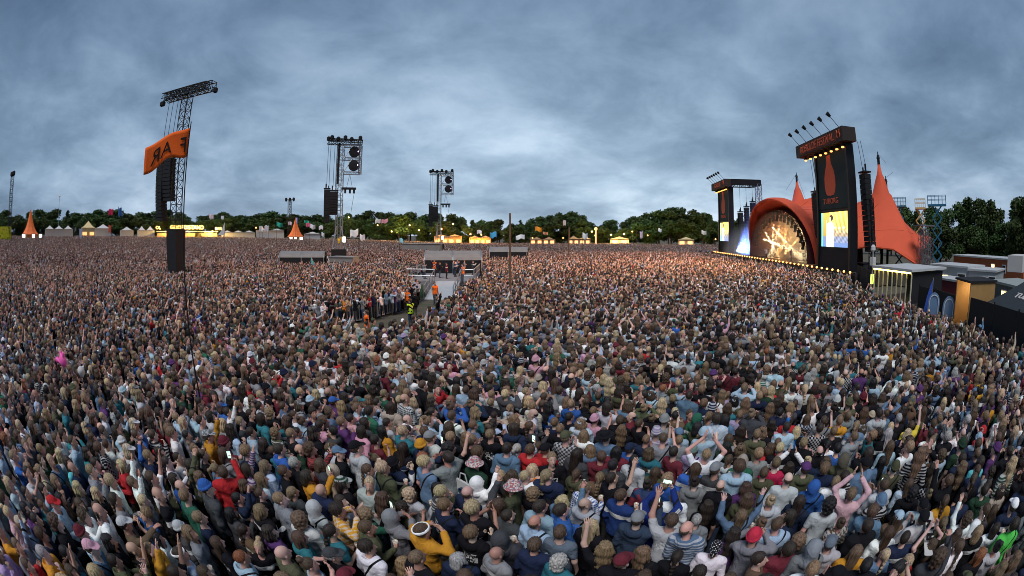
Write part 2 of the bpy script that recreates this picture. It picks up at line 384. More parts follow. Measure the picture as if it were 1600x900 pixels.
def face_tone(V, ps):   # brows, eyes, lips and beard shadow: colours of the face itself
    M = np.array(rot_head(*POSES[ps]['head']).inverted()); p = V@M[:3, :3].T+M[:3, 3]; t = np.ones((len(V), 3))
    def blob(c, r):
        return np.clip(1.3-np.sqrt((((p-np.array(c))/np.array(r))**2).sum(1)), 0, 1)[:, None]
    for s in (-1, 1):
        t = t*(1-blob((s*.033, .095, 1.655), (.019, .03, .009))*.8)
        t = t*(1-blob((s*.034, .095, 1.676), (.024, .03, .006))*.6)
    b = blob((0, .09, 1.575), (.026, .03, .01)); t = t*(1-b*np.array([.1, .45, .4])); return t
def geo_top(ps, style, lod=0, fem=False):
    x0, x1, y0, y1, zt = bounds(ps, 0, 0); h = (.0165, .045, .07)[lod]
    fd = Field(axis(x0, x1, h), axis(y0-.06, y1, h), axis(.74, zt, h))
    infl = {'t_shirt': .012, 'sweater': .02, 'hoodie': .028, 'jacket': .026, 'vest': .03}[style]
    torso(fd, infl, .04, fem); fd.cap((0, 0, .84), (0, 0, .95), .165+infl, .165+infl, .03, .7)
    arm_prims(fd, ps, infl*.8, .03, {'t_shirt': .62, 'vest': .05}.get(style, 1.93))
    if lod < 2: wr(fd, {'t_shirt': .005, 'sweater': .006, 'hoodie': .008, 'jacket': .009, 'vest': .004}[style], 19 if lod == 0 else 12, sum(map(ord, ps+style)) % 7)
    fd.cut(({'t_shirt': .86, 'sweater': .84, 'hoodie': .82, 'jacket': .78, 'vest': .84}[style])-fd.Z)
    if style == 'hoodie':
        fd.ell((0, -.105, 1.44), (.125, .062, .085), .03); fd.ell((-.09, -.02, 1.475), (.045, .09, .04), .03); fd.ell((.09, -.02, 1.475), (.045, .09, .04), .03)
        fd.cut(-fd.ell_d((0, -.06, 1.53), (.085, .07, .06)))
    if style == 'jacket': fd.cap((0, -.03, 1.44), (0, -.005, 1.51), .082, .078, .02)
    fd.cut(-np.maximum(np.sqrt(fd.X**2+(fd.Y-.012)**2)-(.07 if style != 't_shirt' else .08), 1.40-fd.Z))
    return fd.net()
def geo_legs(ps, lod=0):
    h = (.022, .05, .08)[lod]; fd = Field(axis(-.3, .3, h), axis(-.2, .56 if POSES[ps]['legs'] == 'sit' else .2, h), axis(.04, 1.12, h))
    legs(fd, ps, .012); fd.cap((0, 0, .9), (0, 0, 1.0), .155, .15, .03, .7); wr(fd, .005, 15, 1); fd.cut(fd.Z-1.06)
    fd.cut((.42 if POSES[ps]['legs'] == 'sit' else .1)-fd.Z); return fd.net()
def geo_shoes(ps, side=0):
    fd = Field(axis(-.25, .25, .016), axis(-.12, .56, .016), axis(-.02, .62, .016))
    for s in ((-1, 1) if side == 0 else (side,)):
        h_, kn, an, to = [(s*q[0], q[1], q[2]) for q in LEGS[POSES[ps]['legs']][0]]
        fd.cap((an[0], an[1]-.035, an[2]-.035), (to[0], to[1]+.015, to[2]+.003), .052, .045, .02); fd.cap((an[0], an[1], an[2]), (an[0], an[1], an[2]+.05), .048, .05, .02)
    fd.cut(.0-fd.Z+.002); return fd.net()
def strands(fd, amp, f, curl=0, seed=0):
    ang = np.arctan2(fd.X, -fd.Y-.02)
    n = np.sin(f*ang+3*np.sin(7*fd.Z+seed)+seed)*.6+np.sin(2.3*f*ang+5*np.sin(5*fd.Z)+seed*2)*.4
    if curl: n = n*.4+.6*(np.sin(70*fd.X+seed)*np.sin(66*fd.Y+1)*np.sin(74*fd.Z+2)*1.6+.5*np.sin(130*fd.Z+40*fd.X)*np.sin(120*fd.Y))
    fd.d = fd.d+amp*n
def face_cut(fd, y=.062, z=1.712): fd.cut(.82*(fd.Y-y)-.57*(fd.Z-z))
def geo_hair(style, lod=0):
    h = (.0105, .035, .06)[lod]; zlo = {'long': 1.22, 'long_wavy': 1.24, 'ponytail': 1.34, 'braid': 1.2}.get(style, 1.45)
    fd = Field(axis(-.19, .19, h), axis(-.24, .16, h), axis(zlo-.04, 1.87, h)); g = .006*lod
    if style == 'short':
        fd.ell((0, -.018, 1.672), (.087+g, .107+g, .112+g)); fd.cut(1.585+.35*np.maximum(fd.Y+.05, 0)-fd.Z); face_cut(fd); strands(fd, .004, 19)
    elif style == 'crop':
        fd.ell((0, -.016, 1.67), (.081+g, .102+g, .106+g)); fd.cut(1.6+.5*np.maximum(fd.Y+.06, 0)-fd.Z); face_cut(fd, .05, 1.72); strands(fd, .002, 23)
    elif style == 'messy':
        fd.ell((0, -.018, 1.682), (.097+g, .115+g, .118+g)); fd.cut(1.575+.4*np.maximum(fd.Y+.04, 0)-fd.Z); face_cut(fd, .075, 1.705); strands(fd, .009, 13, 0, 3)
    elif style == 'curly':
        fd.ell((0, -.022, 1.685), (.112+g, .125+g, .128+g)); fd.ell((0, -.06, 1.58), (.1+g, .08+g, .08+g)); face_cut(fd, .06, 1.70); strands(fd, .014, 11, 1, 2)
    elif style in ('long', 'long_wavy', 'bob'):
        fd.ell((0, -.02, 1.675), (.092+g, .113+g, .115+g)); lo = {'long': 1.27, 'long_wavy': 1.29, 'bob': 1.49}[style]; w = {'long': .098, 'long_wavy': .122, 'bob': .105}[style]
        fd.cap((0, -.06, 1.64), (0, -.1, lo+.05), w, w*.85, .04, .58); fd.cap((.075, .0, 1.66), (.092, .025, max(lo+.1, 1.48)), .032, .026, .03); fd.cap((-.075, .0, 1.66), (-.095, .03, max(lo+.06, 1.46)), .032, .026, .03)
        hole = np.maximum(np.maximum(np.abs(fd.X)-.066, .02-fd.Y), fd.Z-1.715+.3*(fd.X**2)/.01*.02); fd.cut(-hole)
        strands(fd, .007 if style != 'long_wavy' else .011, 15, 0, 1 if style == 'long' else 4)
        if style == 'long_wavy': fd.d = fd.d+.008*np.sin(38*fd.Z+6*fd.X)
    elif style in ('ponytail', 'bun', 'braid'):
        fd.ell((0, -.018, 1.67), (.083+g, .106+g, .109+g)); fd.cut(1.6+.35*np.maximum(fd.Y+.05, 0)-fd.Z); face_cut(fd, .065, 1.71)
        if style == 'ponytail': fd.cap((0, -.11, 1.7), (0, -.165, 1.66), .022, .034, .015); fd.cap((0, -.165, 1.66), (0, -.15, 1.42), .036, .02, .02)
        elif style == 'bun': fd.ell((0, -.085, 1.775), (.05, .05, .045), .012)
        else: fd.cap((0, -.1, 1.64), (0, -.15, 1.3), .034, .022, .02); fd.d = fd.d+np.where(fd.Z < 1.6, .008*np.sin(85*fd.Z), 0)
        strands(fd, .004, 21)
    elif style == 'fringe':   # bald crown with a ring of hair
        fd.ell((0, -.016, 1.655), (.085+g, .106+g, .09+g)); fd.cut(fd.Z-1.675); fd.cut(1.59-fd.Z); face_cut(fd, .0, 1.72); strands(fd, .003, 23)
    return fd.net()
def geo_hat(style, lod=0):
    h = (.0105, .035, .06)[lod]; fd = Field(axis(-.2, .2, h), axis(-.26, .24, h), axis(1.4, 1.92, h)); X, Y, Z = fd.X, fd.Y, fd.Z
    r = np.sqrt(X*X+(Y+.018)**2)
    if style == 'cap':
        fd.ell((0, -.018, 1.688), (.095, .115, .108)); fd.cut(1.695-Z+.1*Y)
        fd.smin(np.maximum(np.abs(Z-1.702+.35*(Y-.08)+.9*X*X/.1*.1)-.008, np.maximum(np.sqrt((X/.9)**2+(Y-.075)**2)-.105, .03-Y)), .01)
    elif style == 'beanie':
        fd.ell((0, -.025, 1.695), (.097, .117, .128)); fd.cut(1.66-Z+.22*(Y+.02)); fd.smin(np.maximum(np.abs(fd.ell_d((0, -.02, 1.69), (.1, .119, .125)))-.012, np.abs(Z-1.69-.22*(Y+.02))-.022), .012)
        fd.d = fd.d+.0025*np.sin(34*np.arctan2(X, Y+.02))
    elif style == 'bucket':
        fd.ell((0, -.018, 1.71), (.1, .118, .098)); fd.cut(Z-1.785); fd.cut(1.7-Z); br = np.abs(r-.1-(1.715-Z)*1.1)-.012; fd.smin(np.maximum(np.maximum(br, Z-1.72), 1.655-Z), .012)
    elif style == 'brim':
        fd.ell((0, -.018, 1.715), (.095, .115, .1)); fd.cut(Z-1.79); fd.cut(1.7-Z); fd.smin(np.maximum(np.abs(Z-1.706-.15*np.abs(X))-.009, r-.185), .012)
    elif style == 'hood':
        fd.ell((0, -.03, 1.665), (.118, .135, .145)); fd.cap((0, -.05, 1.6), (0, -.05, 1.43), .1, .125, .04); fd.cut(-fd.ell_d((0, .12, 1.63), (.078, .12, .115))); wr(fd, .004, 24); fd.d = fd.d+0
    elif style == 'scarf':
        fd.ell((0, -.02, 1.675), (.092, .113, .115)); fd.cap((0, -.1, 1.62), (0, -.14, 1.5), .05, .03, .03); face_cut(fd, .07, 1.715); fd.cut(1.56-Z); wr(fd, .003, 30)
    elif style == 'headband':
        sh = np.abs(fd.ell_d((0, -.018, 1.68), (.097, .118, .125)))-.009; fd.d = np.maximum(sh, np.abs(Z-1.705-.1*(Y+.02))-.02)
    return fd.net()
# ---- materials for people: colour from the object, or from the crowd's own point data
def person_mats(kind):
    out = {}
    for nm, rough in (('skin', .55), ('hair', .5), ('top', .9), ('leg', .9)):
        m = bpy.data.materials.new(('crowd_' if kind == 'inst' else 'person_')+nm); m.use_nodes = True; nt = m.node_tree; b = nt.nodes['Principled BSDF']
        b.inputs['Roughness'].default_value = rough; b.inputs['Specular IOR Level'].default_value = .35 if nm in ('skin', 'hair') else .15
        if kind == 'inst': a = nd(nt, 'ShaderNodeAttribute', attribute_type='INSTANCER', attribute_name=nm+'_colour'); c = a.outputs['Color']
        elif kind == 'clump': a = nd(nt, 'ShaderNodeAttribute', attribute_type='GEOMETRY', attribute_name='tint'); c = a.outputs['Color']
        else: c = nd(nt, 'ShaderNodeObjectInfo').outputs['Color']
        tc = nd(nt, 'ShaderNodeTexCoord')
        if nm == 'hair':
            mp = nd(nt, 'ShaderNodeMapping'); mp.inputs['Scale'].default_value = (60, 60, 7); lk(nt, tc.outputs['Object'], mp.inputs[0])
            n1 = noise(nt, mp.outputs[0], 1.0, 4, .7); v = mth(nt, 'ADD', mth(nt, 'MULTIPLY', n1, 3.6), -.8, False)
        elif nm == 'skin': v = mth(nt, 'ADD', mth(nt, 'MULTIPLY', noise(nt, tc.outputs['Object'], 25, 3), .3), .85)
        else: v = mth(nt, 'ADD', mth(nt, 'MULTIPLY', noise(nt, tc.outputs['Object'], 9, 6, .65), .7), .65)
        if nm == 'top' and kind != 'clump':
            rnd = nd(nt, 'ShaderNodeObjectInfo').outputs['Random']; sp = nd(nt, 'ShaderNodeSeparateXYZ'); lk(nt, tc.outputs['Object'], sp.inputs[0])
            st = mth(nt, 'MULTIPLY', mth(nt, 'GREATER_THAN', mth(nt, 'SINE', mth(nt, 'MULTIPLY', sp.outputs[2], 120.0)), .1), mth(nt, 'LESS_THAN', rnd, .025))
            ck = mth(nt, 'MULTIPLY', mth(nt, 'GREATER_THAN', mth(nt, 'MULTIPLY', mth(nt, 'SINE', mth(nt, 'MULTIPLY', sp.outputs[2], 75.0)), mth(nt, 'SINE', mth(nt, 'MULTIPLY', sp.outputs[0], 75.0))), .0), mth(nt, 'GREATER_THAN', rnd, .975))
            yk = mth(nt, 'MULTIPLY', mth(nt, 'MULTIPLY', mth(nt, 'GREATER_THAN', sp.outputs[2], 1.24), mth(nt, 'LESS_THAN', sp.outputs[2], 1.33)), mth(nt, 'LESS_THAN', mth(nt, 'ABSOLUTE', mth(nt, 'SUBTRACT', rnd, .5)), .05))
            pr = mth(nt, 'MULTIPLY', mth(nt, 'MULTIPLY', mth(nt, 'LESS_THAN', mth(nt, 'ABSOLUTE', sp.outputs[0]), .11), mth(nt, 'LESS_THAN', mth(nt, 'ABSOLUTE', mth(nt, 'SUBTRACT', sp.outputs[2], 1.2)), .1)), mth(nt, 'LESS_THAN', mth(nt, 'ABSOLUTE', mth(nt, 'SUBTRACT', rnd, .3)), .05))
            pr = mth(nt, 'MULTIPLY', pr, mth(nt, 'GREATER_THAN', noise(nt, tc.outputs['Object'], 26, 2), .52))
            strap = mth(nt, 'MULTIPLY', mth(nt, 'LESS_THAN', mth(nt, 'ABSOLUTE', mth(nt, 'SUBTRACT', mth(nt, 'ADD', sp.outputs[2], mth(nt, 'MULTIPLY', sp.outputs[0], -1.7)), 1.22)), .03), mth(nt, 'LESS_THAN', mth(nt, 'ABSOLUTE', mth(nt, 'SUBTRACT', rnd, .75)), .07))
            c = mixc(nt, mth(nt, 'MAXIMUM', st, ck), c, mixc(nt, .6, c, (.55, .55, .56))); c = mixc(nt, mth(nt, 'MAXIMUM', yk, pr), c, (.6, .6, .6)); c = mixc(nt, strap, c, (.012, .012, .014))
        hs = nd(nt, 'ShaderNodeHueSaturation'); lk(nt, c, hs.inputs['Color']); lk(nt, mth(nt, 'MAXIMUM', v, .15), hs.inputs['Value']); col = hs.outputs[0]
        if nm == 'skin' and kind != 'clump':
            t = nd(nt, 'ShaderNodeAttribute', attribute_type='GEOMETRY', attribute_name='tone'); col = mixc(nt, 1.0, col, t.outputs['Color'], 'MULTIPLY')
            b.inputs['Subsurface Weight'].default_value = 0
        lk(nt, col, b.inputs['Base Color'])
        if nm == 'hair':
            bp = nd(nt, 'ShaderNodeBump'); bp.inputs['Strength'].default_value = 1.0; bp.inputs['Distance'].default_value = .012; lk(nt, n1, bp.inputs['Height']); lk(nt, bp.outputs[0], b.inputs['Normal'])
        if nm in ('top', 'leg'):
            bp = nd(nt, 'ShaderNodeBump'); bp.inputs['Strength'].default_value = .7; bp.inputs['Distance'].default_value = .04; lk(nt, noise(nt, tc.outputs['Object'], 8, 3, .5, 1.5), bp.inputs['Height']); lk(nt, bp.outputs[0], b.inputs['Normal'])
        out[nm] = m
    return out
PM = person_mats('obj'); IM = person_mats('inst'); CM = person_mats('clump')
_cache = {}
def cached(key, fn):
    if key not in _cache: _cache[key] = fn()
    return _cache[key]
def set_tone(me, tone):
    n = len(me.vertices); a = me.color_attributes.new('tone', 'FLOAT_COLOR', 'POINT'); d = np.ones((n, 4)); d[:len(tone), :3] = tone[:n]; a.data.foreach_set('color', d.ravel())
def body_geo(ps): return cached(('bg', ps), lambda: geo_body(ps))
def body_mesh(ps):
    def mk():
        V, Q = body_geo(ps); me = to_mesh('person', V, Q, [PM['skin']]); set_tone(me, face_tone(V, ps)); return me
    return cached(('b', ps), mk)
def part_geo(kind, *a):
    return cached((kind,)+a, lambda: {'top': geo_top, 'leg': geo_legs, 'shoe': geo_shoes, 'hair': geo_hair, 'hat': geo_hat}[kind](*a))
def part_mesh(kind, m, *a):
    return cached(('m', kind, m.name)+a, lambda: to_mesh(a[1] if kind == 'top' else kind, *part_geo(kind, *a), [m]))
# ================================================================== palettes
SKIN = [(.53, .30, .235), (.58, .35, .285), (.48, .27, .21), (.62, .41, .345), (.42, .22, .165), (.52, .32, .265), (.2, .1, .07)]
HAIR = {'dark brown': (.026, .018, .014), 'brown': (.068, .042, .027), 'light brown': (.15, .096, .058), 'dark blond': (.21, .145, .085), 'blond': (.42, .315, .19), 'black': (.012, .011, .012), 'grey': (.33, .32, .31), 'reddish': (.2, .07, .03)}
HAIRW = [('dark brown', .28), ('brown', .25), ('light brown', .15), ('dark blond', .12), ('blond', .09), ('black', .06), ('grey', .03), ('reddish', .02)]
TOPC = {'black': (.008, .008, .011), 'navy': (.014, .022, .052), 'charcoal': (.05, .052, .058), 'grey': (.2, .21, .225), 'light grey': (.42, .44, .46), 'denim blue': (.1, .17, .27), 'pale blue': (.33, .45, .56), 'white': (.78, .79, .8),
 'olive': (.075, .08, .045), 'burgundy': (.12, .02, .03), 'red': (.42, .025, .03), 'mustard': (.5, .23, .025), 'green': (.025, .11, .07), 'teal': (.03, .16, .19), 'pink': (.55, .3, .38), 'brown': (.11, .07, .045), 'blue': (.03, .1, .34), 'lilac': (.36, .28, .45), 'beige': (.42, .35, .27), 'purple': (.09, .035, .13), 'turquoise': (.1, .45, .5), 'bright green': (.08, .5, .08), 'orange': (.6, .17, .03), 'yellow': (.65, .5, .06), 'dark green': (.02, .05, .03)}
TOPW = [('black', .26), ('navy', .11), ('charcoal', .07), ('grey', .08), ('light grey', .095), ('denim blue', .09), ('pale blue', .095), ('white', .09), ('olive', .045), ('burgundy', .03), ('red', .015), ('mustard', .012), ('green', .015), ('teal', .025), ('pink', .012), ('brown', .03), ('blue', .018), ('lilac', .01), ('beige', .025), ('purple', .02), ('dark green', .02)]
LEGC = [(.015, .017, .022), (.03, .045, .085), (.05, .075, .12), (.1, .085, .06), (.02, .02, .02), (.07, .07, .07)]
def pick(w): return random.choices([a for a, b in w], [b for a, b in w])[0]
def jit(c, s=.18): k = 1+random.uniform(-s, s); return tuple(min(.9, q*k*(1+random.uniform(-.06, .06))) for q in c)
FEMH = ['long', 'long', 'long_wavy', 'long_wavy', 'ponytail', 'bob', 'bun', 'braid', 'curly', 'long']
MALH = ['short', 'short', 'crop', 'messy', 'short', 'messy', 'curly', 'fringe', 'short', 'crop']
# patterned cloth
def pat_mat(name, fn):
    m = bpy.data.materials.new(name); m.use_nodes = True; nt = m.node_tree; b = nt.nodes['Principled BSDF']; b.inputs['Roughness'].default_value = .9; b.inputs['Specular IOR Level'].default_value = .15
    tc = nd(nt, 'ShaderNodeTexCoord'); lk(nt, fn(nt, tc.outputs['Object']), b.inputs['Base Color']); return m
def wave(nt, vec, axis_, scale):
    w = nd(nt, 'ShaderNodeTexWave', wave_type='BANDS', bands_direction=axis_); w.inputs['Scale'].default_value = scale; lk(nt, vec, w.inputs[0]); return mth(nt, 'GREATER_THAN', w.outputs['Fac'], .5)
def gingham(lo, hi):
    def f(nt, v):
        s = mth(nt, 'MULTIPLY', mth(nt, 'ADD', wave(nt, v, 'X', 7.0), wave(nt, v, 'Z', 7.0)), .5)
        return ramp(nt, s, [(0, hi), (.5, tuple((a+b)/2 for a, b in zip(lo, hi))), (1, lo)])
    return f
def dots(a, b, sc):
    def f(nt, v):
        w = nd(nt, 'ShaderNodeTexVoronoi'); w.inputs['Scale'].default_value = sc; w.inputs['Randomness'].default_value = .3; lk(nt, v, w.inputs['Vector'])
        return mixc(nt, mth(nt, 'LESS_THAN', w.outputs['Distance'], .3), a, b)
    return f
def motley(cols, sc):
    def f(nt, v): return ramp(nt, noise(nt, v, sc, 2, .5), [(.3+.12*i, c) for i, c in enumerate(cols)])
    return f
PAT = {'gingham': pat_mat('blue_gingham_cloth', gingham((.02, .07, .3), (.75, .78, .82))), 'check': pat_mat('black_check_cloth', gingham((.015, .02, .03), (.5, .52, .52))),
 'redcheck': pat_mat('dark_red_check_cloth', gingham((.03, .015, .02), (.3, .05, .05))), 'stripe': pat_mat('striped_cloth', lambda nt, v: mixc(nt, wave(nt, v, 'Z', 6.5), (.02, .025, .04), (.62, .62, .62))),
 'dots': pat_mat('polka_dot_cloth', dots((.012, .012, .016), (.75, .75, .75), 38)), 'floral': pat_mat('patterned_hat_cloth', motley([(.05, .12, .12), (.6, .6, .58), (.4, .06, .05), (.1, .2, .3)], 34)),
 'camo': pat_mat('printed_cloth', motley([(.03, .035, .04), (.45, .45, .45), (.12, .14, .16)], 22)), 'redblue': pat_mat('red_and_blue_cloth', lambda nt, v: mixc(nt, mth(nt, 'GREATER_THAN', noise(nt, v, 2.2, 2), .5), (.2, .03, .05), (.03, .05, .12)))}
STAGE_C = stg(22, 2)
def facing(x, y): return math.atan2(-(STAGE_C.x-x), STAGE_C.y-y)
def child(name, me, parent, color, M=None):
    o = bpy.data.objects.new(name, me); COL.objects.link(o); o.parent = parent
    if M is not None: o.matrix_local = M
    o.color = (*color, 1); return o
SHOES = mat('shoe_leather', (.06, .055, .05))
PEOPLE = []
def make_person(x, y, label, ps='down', top=('sweater', 'black'), hair=('short', 'brown'), hat=None, yaw=None, sc=None, fem=False, skin=None, leg=None, z=None, group='people in the festival crowd', patt=None, hatpat=None, vest=None, exact=False, tname=None):
    ob = bpy.data.objects.new('person', body_mesh(ps)); COL.objects.link(ob)
    sc = sc or random.gauss(.915 if fem else .985, .035)
    ob.location = (x, y, float(ground_z(x, y)) if z is None else z)
    ob.rotation_euler = (random.gauss(.0, .035), random.gauss(0, .035), (facing(x, y)+random.gauss(0, .2)) if yaw is None else yaw)
    ob.scale = (sc*random.uniform(.96, 1.07), sc*random.uniform(.96, 1.08), sc)
    sk = skin or random.choice(SKIN[:6] if random.random() < .95 else SKIN); ob.color = (*jit(sk, .12), 1)
    tag(ob, label, 'person', group)
    st, tcn = top; tcol = TOPC[tcn] if isinstance(tcn, str) else tcn
    tm = PAT[patt] if patt else PM['top']
    child(tname or st, part_mesh('top', tm, ps, st, 0, fem), ob, tcol if exact else jit(tcol))
    if vest: child('hi_vis_vest', part_mesh('top', PM['top'], ps, 'vest', 0, False), ob, vest)
    child('trousers', part_mesh('leg', PM['leg'], ps, 0), ob, jit(leg or random.choice(LEGC)))
    if POSES[ps]['legs'] == 'sit':
        for sd in (-1, 1): child('shoe', part_mesh('shoe', SHOES, 'shoulder_up', sd), ob, (1, 1, 1))
    else: child('shoes', part_mesh('shoe', SHOES, 'down'), ob, (1, 1, 1))
    M = rot_head(*POSES[ps]['head'])
    if hair and hair[0] != 'bald' and not (hat and hat[0] == 'hood'):
        hs = hair[0]
        if hat and hs in ('curly', 'messy', 'bun'): hs = 'short'
        child('hair', part_mesh('hair', PM['hair'], hs, 0), ob, jit(HAIR[hair[1]], .2), M)
    if hat:
        hc = TOPC[hat[1]] if isinstance(hat[1], str) else hat[1]
        child({'cap': 'cap', 'beanie': 'beanie', 'bucket': 'bucket_hat', 'brim': 'brimmed_hat', 'hood': 'hood', 'scarf': 'headscarf', 'headband': 'headband'}[hat[0]], part_mesh('hat', PAT[hatpat] if hatpat else PM['top'], hat[0], 0), ob, hc, M)
    PEOPLE.append(ob); return ob
# ================================================================== where the crowd stands
def in_poly(x, y, poly):
    x = np.asarray(x, float); y = np.asarray(y, float); r = np.zeros(x.shape, bool); n = len(poly)
    for i in range(n):
        x1, y1 = poly[i]; x2, y2 = poly[(i+1) % n]
        c = ((y1 > y) != (y2 > y)) & (x < (x2-x1)*(y-y1)/((y2-y1) or 1e-9)+x1); r ^= c
    return r
def sl(u, w): p = stg(u, w); return (p.x, p.y)
BACKSTAGE = [sl(62, -2.2), sl(-2.5, -2.2), (27.3, 25.2), (22.2, 16.6), (19.6, 9.2), (16.8, 2.0), (60, 0), (130, 60), sl(62, 40)]
CORRIDOR = [(-12.2, 20.6), (-8.8, 24.8), (-7.7, 28.2), (-7.5, 34.5), (-10.4, 39), (-10.6, 54), (-3.2, 54), (-2.9, 39), (-3.9, 34.5), (-3.7, 28), (-4.0, 22.5), (-4.6, 18.6), (-6.0, 17.2), (-8.6, 18.4)]
TOWERS = [(-35.4, 33.7, 2.4), (-28.6, 66.0, 3.0), (-18.4, 106.3, 3.0), (-.2, 29.5, .3)]
def free(x, y):
    ok = ~in_poly(x, y, BACKSTAGE) & ~in_poly(x, y, CORRIDOR) & (np.hypot(x, y) > 2.3)
    for a, b, r in TOWERS: ok &= np.hypot(x-a, y-b) > r
    for a, b, r in SHELTERS: ok &= np.hypot(x-a, y-b) > r
    return ok
SHELTERS = []
_p = at(474, 382, 62); SHELTERS.append((_p.x, _p.y, 4.2)); _p = at(796, 381, 78); SHELTERS.append((_p.x, _p.y, 4.5))
